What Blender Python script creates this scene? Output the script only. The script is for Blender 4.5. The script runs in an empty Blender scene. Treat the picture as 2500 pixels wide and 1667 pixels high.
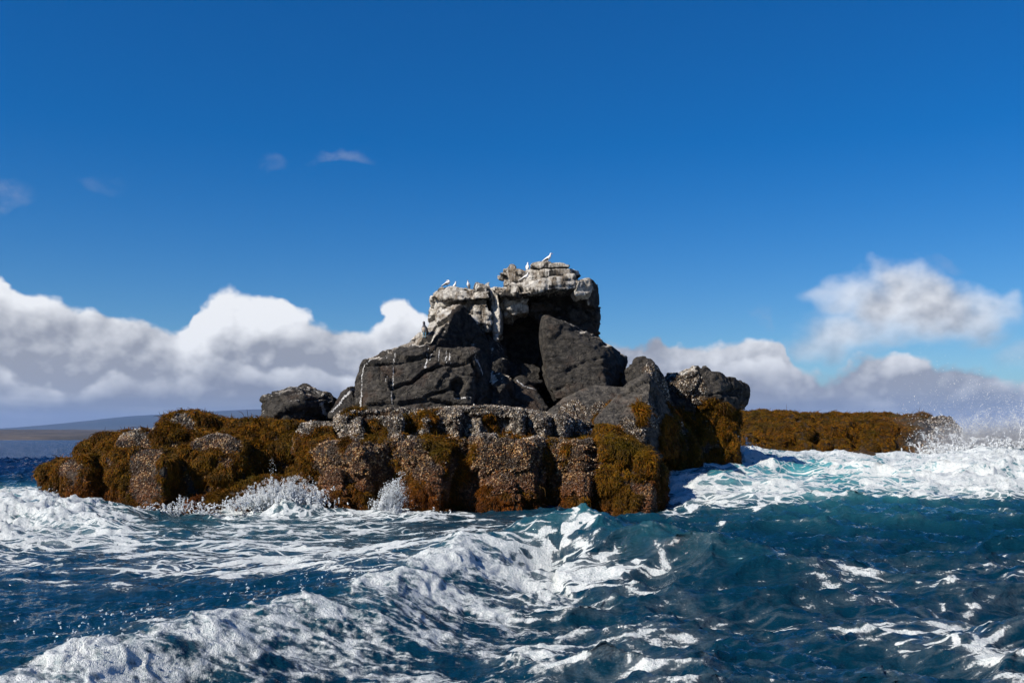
import bpy, bmesh, math, random
import numpy as np
from mathutils import Vector, Matrix

# ------------------------------------------------------------------ camera, world, sun, exposure
sc = bpy.context.scene
COL = sc.collection
F = 2431.0            # focal length in photo pixels (35 mm lens, 2500 px wide)
HZ = 1073.0           # horizon row
CAMH = 2.2
R = math.radians

cam = bpy.data.cameras.new('camera')
cam.lens = 35.0; cam.sensor_width = 36.0; cam.sensor_fit = 'HORIZONTAL'
cam.shift_y = (HZ - 833.5) / 2500.0
cam.clip_start = 0.1; cam.clip_end = 60000
camo = bpy.data.objects.new('camera', cam); COL.objects.link(camo)
camo.location = (0, 0, CAMH); camo.rotation_euler = (R(90), 0, 0)
sc.camera = camo

SUN = Vector((-0.67, -0.43, 0.60)).normalized()
sun = bpy.data.lights.new('sun', 'SUN'); sun.energy = 5.0; sun.angle = R(0.53); sun.color = (1.0, 0.93, 0.83)
suno = bpy.data.objects.new('sun', sun); COL.objects.link(suno)
suno.rotation_euler = SUN.to_track_quat('Z', 'Y').to_euler(); suno.location = (-60, -35, 70)

sc.view_settings.view_transform = 'Standard'; sc.view_settings.look = 'None'
sc.view_settings.exposure = 0.5; sc.view_settings.gamma = 1.0
sc.view_settings.use_curve_mapping = False
sc.cycles.use_denoising = True
sc.cycles.max_bounces = 6; sc.cycles.diffuse_bounces = 2; sc.cycles.glossy_bounces = 3
sc.cycles.transparent_max_bounces = 8; sc.cycles.volume_bounces = 0
sc.cycles.caustics_reflective = False; sc.cycles.caustics_refractive = False
sc.cycles.sample_clamp_indirect = 4.0

# ---- tiny node-expression helper
class E:
    nt = None
    def __init__(s, k): s.k = k
    def __add__(a, b): return mth('ADD', a, b)
    def __radd__(a, b): return mth('ADD', b, a)
    def __sub__(a, b): return mth('SUBTRACT', a, b)
    def __rsub__(a, b): return mth('SUBTRACT', b, a)
    def __mul__(a, b): return mth('MULTIPLY', a, b)
    def __rmul__(a, b): return mth('MULTIPLY', b, a)
    def __truediv__(a, b): return mth('DIVIDE', a, b)
def setin(inp, v):
    if isinstance(v, E): E.nt.links.new(v.k, inp)
    elif v is not None: inp.default_value = v
def node(t, **kw):
    n = E.nt.nodes.new(t)
    for k, v in kw.items(): setattr(n, k, v)
    return n
def mth(op, a, b=None, c=None, clamp=False):
    n = node('ShaderNodeMath', operation=op, use_clamp=clamp)
    setin(n.inputs[0], a)
    if b is not None: setin(n.inputs[1], b)
    if c is not None: setin(n.inputs[2], c)
    return E(n.outputs[0])
def sstep(x, lo, hi, a=0.0, b=1.0, typ='SMOOTHSTEP'):
    n = node('ShaderNodeMapRange', interpolation_type=typ)
    for i, v in enumerate((x, lo, hi, a, b)): setin(n.inputs[i], v)
    return E(n.outputs[0])
def noise(vec, scale, detail=4, rough=0.5, dist=0.0, lac=2.0, col=False):
    n = node('ShaderNodeTexNoise')
    setin(n.inputs['Vector'], vec); setin(n.inputs['Scale'], scale)
    n.inputs['Detail'].default_value = detail; n.inputs['Roughness'].default_value = rough
    n.inputs['Distortion'].default_value = dist; n.inputs['Lacunarity'].default_value = lac
    return E(n.outputs['Color' if col else 'Fac'])
def voro(vec, scale, feature='F1', out='Distance', rnd=1.0, smooth=None):
    n = node('ShaderNodeTexVoronoi', feature=feature)
    setin(n.inputs['Vector'], vec); setin(n.inputs['Scale'], scale); n.inputs['Randomness'].default_value = rnd
    if smooth is not None: n.inputs['Smoothness'].default_value = smooth
    return E(n.outputs[out])
def xyz(x, y, z):
    n = node('ShaderNodeCombineXYZ')
    for i, v in enumerate((x, y, z)): setin(n.inputs[i], v)
    return E(n.outputs[0])
def sep(v):
    n = node('ShaderNodeSeparateXYZ'); setin(n.inputs[0], v)
    return [E(n.outputs[i]) for i in range(3)]
def vadd(a, b):
    n = node('ShaderNodeVectorMath', operation='ADD'); setin(n.inputs[0], a); setin(n.inputs[1], b); return E(n.outputs[0])
def vmul(a, b):
    n = node('ShaderNodeVectorMath', operation='MULTIPLY'); setin(n.inputs[0], a); setin(n.inputs[1], b); return E(n.outputs[0])
def mixc(f, a, b, blend='MIX'):
    n = node('ShaderNodeMix', data_type='RGBA', blend_type=blend)
    setin(n.inputs[0], f)
    for i, v in ((6, a), (7, b)):
        setin(n.inputs[i], (*v, 1) if isinstance(v, tuple) and len(v) == 3 else v)
    return E(n.outputs[2])
def attr(name, out='Fac'):
    n = node('ShaderNodeAttribute', attribute_name=name); return E(n.outputs[out])

# ---- the sky: Nishita + cumulus banks by direction
world = bpy.data.worlds.new('World'); sc.world = world; world.use_nodes = True
E.nt = world.node_tree; E.nt.nodes.clear()
def az(px): return math.atan2(px - 1250.0, F)
def el(py, px=1250.0): return (HZ - py) / math.hypot(F, px - 1250.0)
def build_world():
    sky = node('ShaderNodeTexSky', sky_type='NISHITA')
    sky.sun_disc = False
    sky.sun_elevation = math.asin(SUN.z); sky.sun_rotation = math.atan2(SUN.x, SUN.y)
    sky.altitude = 0; sky.air_density = 1.0; sky.dust_density = 0.25; sky.ozone_density = 2.0
    hs = node('ShaderNodeHueSaturation'); hs.inputs['Saturation'].default_value = 1.62
    E.nt.links.new(sky.outputs[0], hs.inputs['Color'])
    skyc = mixc(1.0, E(hs.outputs[0]), (0.056, 0.076, 0.099), 'MULTIPLY')
    d = E(node('ShaderNodeTexCoord').outputs['Generated'])
    x, y, z = sep(d)
    a = mth('ARCTAN2', x, y)
    hyp = mth('SQRT', x * x + y * y)
    e = z / mth('MAXIMUM', hyp, 0.02)
    q = xyz(x / hyp, y / hyp, e * 1.25)
    # domain warp
    w1 = noise(q, 9.0, 3, 0.45); w2 = noise(vadd(q, (3.1, 1.7, 5.2)), 9.0, 2.5, 0.45)
    f1 = noise(q, 30.0, 3, 0.5); f2 = noise(vadd(q, (7.3, 2.2, 1.9)), 30.0, 3, 0.5)
    aw = a + (w1 - 0.5) * 0.075 + (f1 - 0.5) * 0.035
    ew = e + (w2 - 0.5) * 0.050 + (f2 - 0.5) * 0.036
    def bank(pts, aa, lo, hi):
        n = node('ShaderNodeFloatCurve')
        m = n.mapping; cv = m.curves[0]
        A0, A1 = az(lo), az(hi)
        P = [((az(px) - A0) / (A1 - A0), el(py, px) / 0.3) for px, py in pts]
        cv.points[0].location = P[0]; cv.points[1].location = P[-1]
        for p in P[1:-1]: cv.points.new(*p)
        for p in cv.points: p.handle_type = 'AUTO_CLAMPED'
        m.extend = 'HORIZONTAL'; m.update()
        t = sstep(aa, A0, A1, typ='LINEAR')
        setin(n.inputs['Value'], t)
        return E(n.outputs[0]) * 0.3
    wide = sstep(mth('ABSOLUTE', a), 0.55, 0.9) * (noise(xyz(x / hyp, y / hyp, 0.0), 3.0, 3, 0.5) - 0.42) * 0.30
    # left + far bank
    pts = [(-500, 690), (-120, 640), (-20, 650), (60, 712), (200, 748), (330, 765), (450, 775), (495, 722), (560, 700),
           (640, 716), (700, 745), (800, 772), (900, 785), (950, 742), (990, 700), (1035, 728), (1100, 770), (1250, 800),
           (1400, 815), (1500, 830), (1585, 812), (1612, 792), (1640, 812), (1700, 822), (1790, 830), (1850, 828),
           (1900, 870), (1970, 905), (2050, 880), (2150, 862), (2300, 880), (2400, 880), (2460, 905), (2600, 870), (3000, 820)]
    top = bank(pts, aw, -500, 3000) + wide
    # detached cloud on the right: elliptical lobes
    lobes = [(2010, 710, 70, 40), (2090, 730, 105, 58), (2185, 742, 115, 82), (2280, 756, 120, 84), (2375, 772, 92, 68),
             (2200, 800, 250, 52), (2430, 760, 40, 46), (1985, 708, 30, 26), (2140, 680, 34, 30),
             (2060, 820, 120, 60), (1990, 850, 120, 46), (2500, 850, 60, 30)]
    # the same sky goes on outside the frame
    for k, (aa, ee, ra, re) in enumerate([(0.9, .10, .14, .05), (1.5, .12, .2, .05), (2.3, .09, .2, .04), (-0.95, .11, .16, .06), (-1.7, .1, .2, .05), (2.9, .12, .2, .06), (-2.5, .1, .2, .05)]):
        lobes.append(('r', aa, ee, ra, re))
    blob = None
    for L in lobes:
        if L[0] == 'r': _, a0, e0, ra, re = L
        else:
            a0, e0 = az(L[0]), el(L[1], L[0]); ra, re = L[2] / F, L[3] / F
        ua = (aw - a0) * (1 / ra); ue = (ew - e0) * (1 / re)
        g = (1.0 - (ua * ua + ue * ue)) * re * 0.55
        blob = g if blob is None else mth('SMOOTH_MAX', blob, g, 0.006)
    dens_b = top - ew
    den = mth('MAXIMUM', dens_b, blob)
    edge = noise(vadd(q, (1.3, 8.8, 0.4)), 6.0, 3, 0.5)
    cov = mth('MAXIMUM', sstep(dens_b, -0.0005, 0.002 + edge * 0.012), sstep(blob, -0.003, 0.010 + edge * 0.020) * sstep(edge, 0.2, 0.6, 0.75, 1.0))
    # light: slope of the same billows towards the sun (from the left and above)
    def slope(n, seed, scale, off, det, rough):
        return noise(vadd(q, (seed[0] - off * 0.9, seed[1], seed[2] + off)), scale, det, rough) - n
    rl = slope(w2, (3.1, 1.7, 5.2), 9.0, 0.028, 2.5, .45) * 2.1 + slope(f2, (7.3, 2.2, 1.9), 30.0, 0.009, 3, .5) * 1.7
    near_top = sstep(den, 0.0, 0.06, 1.0, 0.0)
    patch = noise(vadd(q, (0.0, 0.0, 2.0)), 4.2, 3, 0.5)
    lit = near_top * 0.55 + rl + (patch - 0.5) * 1.3 + 0.30
    ua = (a - az(590)) * (F / 170); ue = (e - el(790)) * (F / 120)      # extra brightness painted into the cumulus tower of the left bank
    lit = mth('ADD', lit + sstep(ua * ua + ue * ue, 0.0, 1.6, 0.42, 0.0), sstep(e, 0.05, 0.16, -0.50, 0.08), clamp=True)
    shade = mixc(patch, (0.270, 0.287, 0.330), (0.40, 0.41, 0.44))
    cl = mixc(sstep(lit, 0.0, 1.0, typ='LINEAR'), shade, (0.96, 0.97, 0.98))
    c1 = mixc(cov * 0.985, skyc, cl)
    # a nearer, lower row of cumulus in front of it
    g1 = noise(vadd(q, (5.5, 0.3, 2.7)), 13.0, 4, 0.5); g2 = noise(vadd(q, (2.5, 6.1, 8.8)), 13.0, 4, 0.5)
    den2 = top * 0.66 - 0.008 + (noise(xyz(x / hyp, y / hyp, 3.0), 7.0, 2, .5) - 0.5) * 0.11 - (e + (g2 - 0.5) * 0.085 + (g1 - 0.5) * 0.04)
    cov2 = sstep(den2, -0.001, 0.010)
    rl2 = slope(g2, (2.5, 6.1, 8.8), 13.0, 0.016, 4, .5) * 2.8
    lit2 = mth('ADD', sstep(den2, 0.0, 0.04, 0.42, 0.0) + rl2 + (g1 - 0.5) * 0.5 + 0.22, sstep(e, 0.02, 0.09, -0.30, 0.0), clamp=True)
    cl2 = mixc(lit2, (0.285, 0.300, 0.340), (0.90, 0.92, 0.94))
    c1 = mixc(cov2 * 0.95, c1, cl2)
    # thin wisps
    wisp = None
    for px, py, ra, re, s in ((820, 392, 95, 26, .30), (640, 388, 55, 26, .16), (15, 478, 60, 40, .25), (2270, 645, 60, 26, .2), (1850, 770, 30, 40, .25), (270, 455, 60, 30, .1)):
        ua = (aw - az(px)) * (F / ra); ue = (ew - el(py, px)) * (F / re)
        g = sstep(ua * ua + ue * ue, 0.0, 1.0, s, 0.0) * sstep(noise(q, 30, 5, .6), .35, .65)
        wisp = g if wisp is None else wisp + g
    c2 = mixc(wisp, c1, (0.42, 0.46, 0.58))
    # stratus veil low over the horizon
    st = noise(xyz(x / hyp * 1.4, y / hyp * 1.4, e * 16.0), 4.5, 4, 0.5)
    veil = sstep(e + (st - 0.5) * 0.05, 0.055, 0.015) * 0.75
    vc = mixc(sstep(st, 0.38, 0.62), (0.25, 0.285, 0.35), (0.39, 0.43, 0.48))
    c3 = mixc(veil, c2, vc)
    bg = node('ShaderNodeBackground'); setin(bg.inputs[0], c3); bg.inputs[1].default_value = 0.70
    out = node('ShaderNodeOutputWorld'); E.nt.links.new(bg.outputs[0], out.inputs[0])
build_world()
world.cycles.sampling_method = 'MANUAL'; world.cycles.sample_map_resolution = 256

# ------------------------------------------------------------------ numpy noise
rng = np.random.default_rng(7)
_perm = rng.permutation(256); _perm = np.concatenate([_perm] * 3).astype(np.int64)
_g3 = rng.normal(size=(256, 3)); _g3 /= np.linalg.norm(_g3, axis=1)[:, None]
_gx, _gy, _gz = (np.ascontiguousarray(_g3[:, k], dtype=np.float32) for k in range(3))
_p32 = _perm.astype(np.int32)
def perlin(p, seed=0):
    p = (p + seed * 17.37).astype(np.float32)
    x, y, z = (np.ascontiguousarray(p[:, k]) for k in range(3))
    ix, iy, iz = np.floor(x), np.floor(y), np.floor(z)
    x -= ix; y -= iy; z -= iz
    ix = ix.astype(np.int32) & 255; iy = iy.astype(np.int32) & 255; iz = iz.astype(np.int32) & 255
    ux, uy, uz = (t * t * t * (t * (t * 6 - 15) + 10) for t in (x, y, z))
    def g(h, dx, dy, dz): return _gx[h] * (x - dx) + _gy[h] * (y - dy) + _gz[h] * (z - dz)
    out = []
    a0 = _p32[ix]; a1 = _p32[ix + 1]
    row = []
    for dy in (0, 1):
        b0 = _p32[a0 + iy + dy]; b1 = _p32[a1 + iy + dy]
        for dz in (0, 1):
            g0 = g(_p32[b0 + iz + dz], 0, dy, dz); g1 = g(_p32[b1 + iz + dz], 1, dy, dz)
            row.append(g0 + (g1 - g0) * ux)
    c0 = row[0] + (row[1] - row[0]) * uz; c1 = row[2] + (row[3] - row[2]) * uz
    return (c0 + (c1 - c0) * uy) * np.float32(1.6)
def fbm(p, scale, octv=4, seed=0, gain=0.5, ridged=False, billow=False):
    s = np.zeros(len(p)); a = 1.0; q = p * scale; tot = 0
    for k in range(octv):
        n = perlin(q, seed + k * 3)
        if ridged: n = 1 - 2 * np.abs(n)
        if billow: n = 2 * np.abs(n) - 0.5
        s += a * n; tot += a; a *= gain; q = q * 2.03
    return s / tot
def worley(p, size, seed=0):
    q = p / size + seed * 3.71; b = np.floor(q).astype(np.int64)
    best = np.full(len(p), 1e9); sec = best.copy(); bid = np.zeros(len(p), np.int64); bv = np.zeros_like(p)
    for dx in (-1, 0, 1):
        for dy in (-1, 0, 1):
            for dz in (-1, 0, 1):
                c = b + np.array((dx, dy, dz)); cc = c & 255
                h = _perm[_perm[_perm[cc[:, 0]] + cc[:, 1]] + cc[:, 2]]
                jx = _perm[h + 11] / 255.0; jy = _perm[h + 57] / 255.0; jz = _perm[h + 131] / 255.0
                v = q - (c + np.stack([jx, jy, jz], 1) * 0.9)
                d = np.einsum('ij,ij->i', v, v)
                m = d < best
                sec = np.where(m, best, np.minimum(sec, d))
                best = np.where(m, d, best); bid = np.where(m, h, bid); bv[m] = v[m]
    return np.sqrt(best), np.sqrt(sec), bid, bv * size
def sm(x, a, b):
    t = np.clip((x - a) / (b - a), 0, 1); return t * t * (3 - 2 * t)

# ------------------------------------------------------------------ scene helpers
def P(px, py, Y): return ((px - 1250.0) / F * Y, Y, CAMH + (HZ - py) / F * Y)
def tag(o, label=None, cat=None, group=None, kind=None):
    if label: o['label'] = label
    if cat: o['category'] = cat
    if group: o['group'] = group
    if kind: o['kind'] = kind
    return o
def mesh_np(name, co, faces, mat, parent=None, attrs=None, smooth=True, fl=None):
    """faces: (n,3) or (n,4) int array, or flat loop array with fl = loop totals"""
    me = bpy.data.meshes.new(name)
    co = np.asarray(co, np.float32)
    if fl is None:
        faces = np.asarray(faces, np.int32); n, k = faces.shape; fl = np.full(n, k, np.int32); loops = faces.ravel()
    else: loops = np.asarray(faces, np.int32); n = len(fl)
    me.vertices.add(len(co)); me.vertices.foreach_set('co', co.ravel())
    me.loops.add(len(loops)); me.loops.foreach_set('vertex_index', loops)
    me.polygons.add(n)
    st = np.concatenate([[0], np.cumsum(fl)[:-1]]).astype(np.int32)
    me.polygons.foreach_set('loop_start', st); me.polygons.foreach_set('loop_total', np.asarray(fl, np.int32))
    me.update(calc_edges=True)
    if smooth: me.polygons.foreach_set('use_smooth', np.ones(n, bool))
    for k, v in (attrs or {}).items():
        v = np.asarray(v, np.float32)
        if v.ndim == 2:
            at = me.attributes.new(k, 'FLOAT_COLOR', 'POINT'); at.data.foreach_set('color', np.concatenate([v, np.ones((len(v), 1), np.float32)], 1).ravel())
        else:
            at = me.attributes.new(k, 'FLOAT', 'POINT'); at.data.foreach_set('value', v)
    if mat: me.materials.append(mat)
    o = bpy.data.objects.new(name, me); COL.objects.link(o)
    if parent:
        o.parent = parent; o.matrix_parent_inverse = Matrix.Translation(-parent.location)
    return o
def empty(name, loc=(0, 0, 0)):
    o = bpy.data.objects.new(name, None); COL.objects.link(o); o.location = loc; return o
def vnormals(co, quads):
    a = co[quads[:, 2]] - co[quads[:, 0]]; b = co[quads[:, 3]] - co[quads[:, 1]]
    n = np.cross(a, b); vn = np.zeros_like(co)
    for k in range(4):
        for c in range(3): vn[:, c] += np.bincount(quads[:, k], n[:, c], len(co))
    return vn / np.maximum(np.linalg.norm(vn, axis=1), 1e-9)[:, None]

# ------------------------------------------------------------------ materials
def new_mat(name):
    m = bpy.data.materials.new(name); m.use_nodes = True
    E.nt = m.node_tree; E.nt.nodes.clear()
    return m
def finish(m, col, rough=0.8, bump=None, bstr=0.4, bdist=0.05, spec=0.5, **kw):
    b = node('ShaderNodeBsdfPrincipled')
    setin(b.inputs['Base Color'], (*col, 1) if isinstance(col, tuple) else col); setin(b.inputs['Roughness'], rough)
    setin(b.inputs['Specular IOR Level'], spec)
    for k, v in kw.items(): setin(b.inputs[k.replace('_', ' ')], v)
    if bump is not None:
        bn = node('ShaderNodeBump'); bn.inputs['Strength'].default_value = bstr; bn.inputs['Distance'].default_value = bdist
        setin(bn.inputs['Height'], bump); E.nt.links.new(bn.outputs[0], b.inputs['Normal'])
    o = node('ShaderNodeOutputMaterial'); E.nt.links.new(b.outputs[0], o.inputs[0])
    return m
def pos(): return E(node('ShaderNodeNewGeometry').outputs['Position'])

def rock_material():
    m = new_mat('basalt')
    p = pos()
    n1 = noise(p, 0.9, 5, 0.6); n2 = noise(p, 5.0, 5, 0.65); n3 = noise(p, 28.0, 4, 0.6)
    c = mixc(sstep(n1, 0.35, 0.65), (0.026, 0.024, 0.022), (0.062, 0.055, 0.046))
    c = mixc(sstep(n2, 0.45, 0.68) * 0.75, c, (0.105, 0.092, 0.076))
    c = mixc(sstep(n2, 0.5, 0.32) * 0.8, c, (0.010, 0.0095, 0.009))  # bump hollows coloured near black: crevice shade put into the albedo
    rust = noise(vadd(p, (9, 3, 1)), 0.7, 4, 0.6)
    c = mixc(sstep(rust, 0.52, 0.66) * 0.55, c, (0.080, 0.048, 0.032))
    c = mixc(sstep(n3, 0.55, 0.75) * 0.35, c, (0.12, 0.11, 0.10))
    tn = attr('tone'); c = mixc(1.0, c, xyz(tn, tn, tn), 'MULTIPLY')
    # guano
    g = attr('guano')
    stv = noise(vmul(p, (1.0, 1.0, 0.07)), 7.0, 4, 0.6)
    stf = noise(vmul(p, (1.0, 1.0, 0.10)), 22.0, 3, 0.6)
    gm = sstep(g + (stv - 0.5) * 1.1 + (n2 - 0.5) * 0.6 + (stf - 0.5) * 0.35, 0.36, 0.62)
    gt = noise(vmul(p, (1.0, 1.0, 0.25)), 3.0, 4, 0.6)
    gc = mixc(sstep(gt, 0.36, 0.62), (0.22, 0.17, 0.115), (0.70, 0.66, 0.585))
    gc = mixc(sstep(stf, 0.52, 0.7) * 0.6, gc, (0.78, 0.76, 0.71))
    gc = mixc(sstep(stv, 0.5, 0.3) * 0.55, gc, (0.15, 0.118, 0.085))
    c = mixc(gm, c, gc)
    # brush-thin fresh white drips and splashes
    dr = attr('drip')
    dm = sstep(dr + (stf - 0.5) * 1.4 + (n3 - 0.5) * 1.2 + (n2 - .5) * .8, 0.62, 0.80) * sstep(dr, 0.02, 0.2)
    c = mixc(dm, c, (0.72, 0.71, 0.69))
    # encrusted tidal zone: dark crust with pale shells, brown algal film
    al = attr('weed')
    c = mixc(sstep(al + (n2 - 0.5) * 0.5, 0.35, 0.6), c, mixc(sstep(n3, .4, .6), (0.030, 0.016, 0.006), (0.075, 0.040, 0.012)))
    bz = attr('shell')
    vd = voro(p, 13.0, 'F1', 'Distance'); vc = voro(p, 13.0, 'F1', 'Color')
    vr = E(node('ShaderNodeSeparateColor').outputs[0]); E.nt.links.new(vc.k, vr.k.node.inputs[0])
    sh = sstep(vd, 0.62, 0.38) * sstep(vr, 0.40, 0.52)
    crust = mixc(n2, (0.016, 0.008, 0.004), (0.058, 0.027, 0.009))
    crust = mixc(sh * 0.6, crust, mixc(vr, (0.06, 0.035, 0.018), (0.26, 0.19, 0.12)))
    c = mixc(sstep(bz + (n2 - 0.5) * 0.6, 0.4, 0.6), c, crust)
    pc = vadd(p, vmul(noise(p, 1.4, 4, .6, col=True), (.8, .8, .5)))
    ck = sstep(voro(vmul(pc, (.7, .7, 1.5)), 1.5, 'DISTANCE_TO_EDGE'), 0.0, 0.035) * 0.5 + sstep(voro(vmul(pc, (.8, .8, 1.3)), 4.5, 'DISTANCE_TO_EDGE'), 0.0, 0.05) * 0.22
    h = ck * 1.2 + n2 * 1.15 + n3 * 0.6 + noise(p, 55, 3, .7) * .22 + noise(p, 90.0, 2, 0.5) * 0.12 - vd * bz * 0.5
    low = sep(p)[2]
    ro = sstep(low, 0.3, 2.0, 0.45, 0.9)
    return finish(m, c, ro, h, 1.0, 0.13, spec=0.3)
M_ROCK = rock_material()

def weed_material():
    m = new_mat('seaweed')
    c = attr('tint', 'Color')
    b = node('ShaderNodeBsdfPrincipled'); setin(b.inputs['Base Color'], c); b.inputs['Roughness'].default_value = 0.5
    b.inputs['Specular IOR Level'].default_value = 0.12
    t = node('ShaderNodeBsdfTranslucent'); setin(t.inputs[0], c)
    mx = node('ShaderNodeMixShader'); mx.inputs[0].default_value = 0.10
    E.nt.links.new(b.outputs[0], mx.inputs[1]); E.nt.links.new(t.outputs[0], mx.inputs[2])
    o = node('ShaderNodeOutputMaterial'); E.nt.links.new(mx.outputs[0], o.inputs[0])
    return m
M_WEED = weed_material()

# ------------------------------------------------------------------ rocks
def remesh(hulls, voxel):
    bm = bmesh.new()
    for pts in hulls:
        vs = [bm.verts.new(p) for p in pts]
        r = bmesh.ops.convex_hull(bm, input=vs)
        junk = [v for v in r['geom_interior'] if isinstance(v, bmesh.types.BMVert)] + [v for v in r['geom_unused'] if isinstance(v, bmesh.types.BMVert)]
        junk = list({v for v in junk if v.is_valid})
        if junk: bmesh.ops.delete(bm, geom=junk, context='VERTS')
    bmesh.ops.recalc_face_normals(bm, faces=bm.faces)
    me = bpy.data.meshes.new('tmp'); bm.to_mesh(me); bm.free()
    o = bpy.data.objects.new('tmp', me); COL.objects.link(o)
    md = o.modifiers.new('r', 'REMESH'); md.mode = 'VOXEL'; md.voxel_size = voxel; md.adaptivity = 0.0
    dg = bpy.context.evaluated_depsgraph_get(); dg.update()
    ev = o.evaluated_get(dg).to_mesh()
    co = np.empty(len(ev.vertices) * 3); ev.vertices.foreach_get('co', co); co = co.reshape(-1, 3)
    tot = np.empty(len(ev.polygons), np.int32); ev.polygons.foreach_get('loop_total', tot)
    lp = np.empty(len(ev.loops), np.int64); ev.loops.foreach_get('vertex_index', lp)
    if (tot == 4).all(): q = lp.reshape(-1, 4)
    else:
        q = []; s = 0
        for t in tot:
            v = lp[s:s + t]; s += t
            q.append([v[0], v[1], v[2], v[3] if t > 3 else v[2]])
        q = np.array(q)
    o.evaluated_get(dg).to_mesh_clear(); bpy.data.objects.remove(o); bpy.data.meshes.remove(me)
    return co, q
def H(front, yb, bs=0.86, base=None):
    """one convex block: front points (px, py, Y), copied back to depth yb, drawn in by bs"""
    f = [P(*p) for p in front]
    c = np.mean(f, axis=0); out = list(f)
    for (x, y, z) in f:
        out.append((c[0] + (x - c[0]) * bs, yb + (y - c[1]) * 0.4, z if z < c[2] else c[2] + (z - c[2]) * (bs + .06)))
    if base is not None:
        for (x, y, z) in list(out): 
            if z < c[2]: out.append((x, y, base))
    return out
def spot_mask(co, spots):
    m = np.zeros(len(co))
    for (px, py, Y, r) in spots:
        c = np.array(P(px, py, Y)); d = np.linalg.norm((co - c) * np.array([1, 0.6, 1]), axis=1) / r
        m = np.maximum(m, np.clip(1.35 - d, 0, 1))
    return m
def strip_mask(co, strips):
    """thin runs of droppings: polyline in 3D with a half width"""
    m = np.zeros(len(co)); co = co + np.stack([fbm(co, 2.2, 3, k) for k in (3, 5, 8)], 1) * np.array([.10, 0, .03])
    for pts, w in strips:
        w = w * .62
        for a, b in zip(pts[:-1], pts[1:]):
            A = np.array(P(*a)); B = np.array(P(*b)); A2 = A[[0, 2]]; d = (B - A)[[0, 2]]
            v = co[:, [0, 2]] - A2; t = np.clip((v @ d) / (d @ d), 0, 1)
            dist = np.linalg.norm(v - t[:, None] * d, axis=1)
            m = np.maximum(m, np.clip(1.25 - dist / (w * 1.25), 0, 1) * (np.abs(co[:, 1] - A[1] - t * (B[1] - A[1])) < 1.2))
    return m
SEED = [100]
WEED_TINTS = np.array([(0.23, 0.100, 0.002), (0.15, 0.080, 0.002), (0.28, 0.108, 0.002), (0.10, 0.055, 0.002), (0.20, 0.060, 0.002)])
RUST = np.array([(0.15, 0.040, 0.005), (0.21, 0.062, 0.004), (0.09, 0.027, 0.005)])
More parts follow.
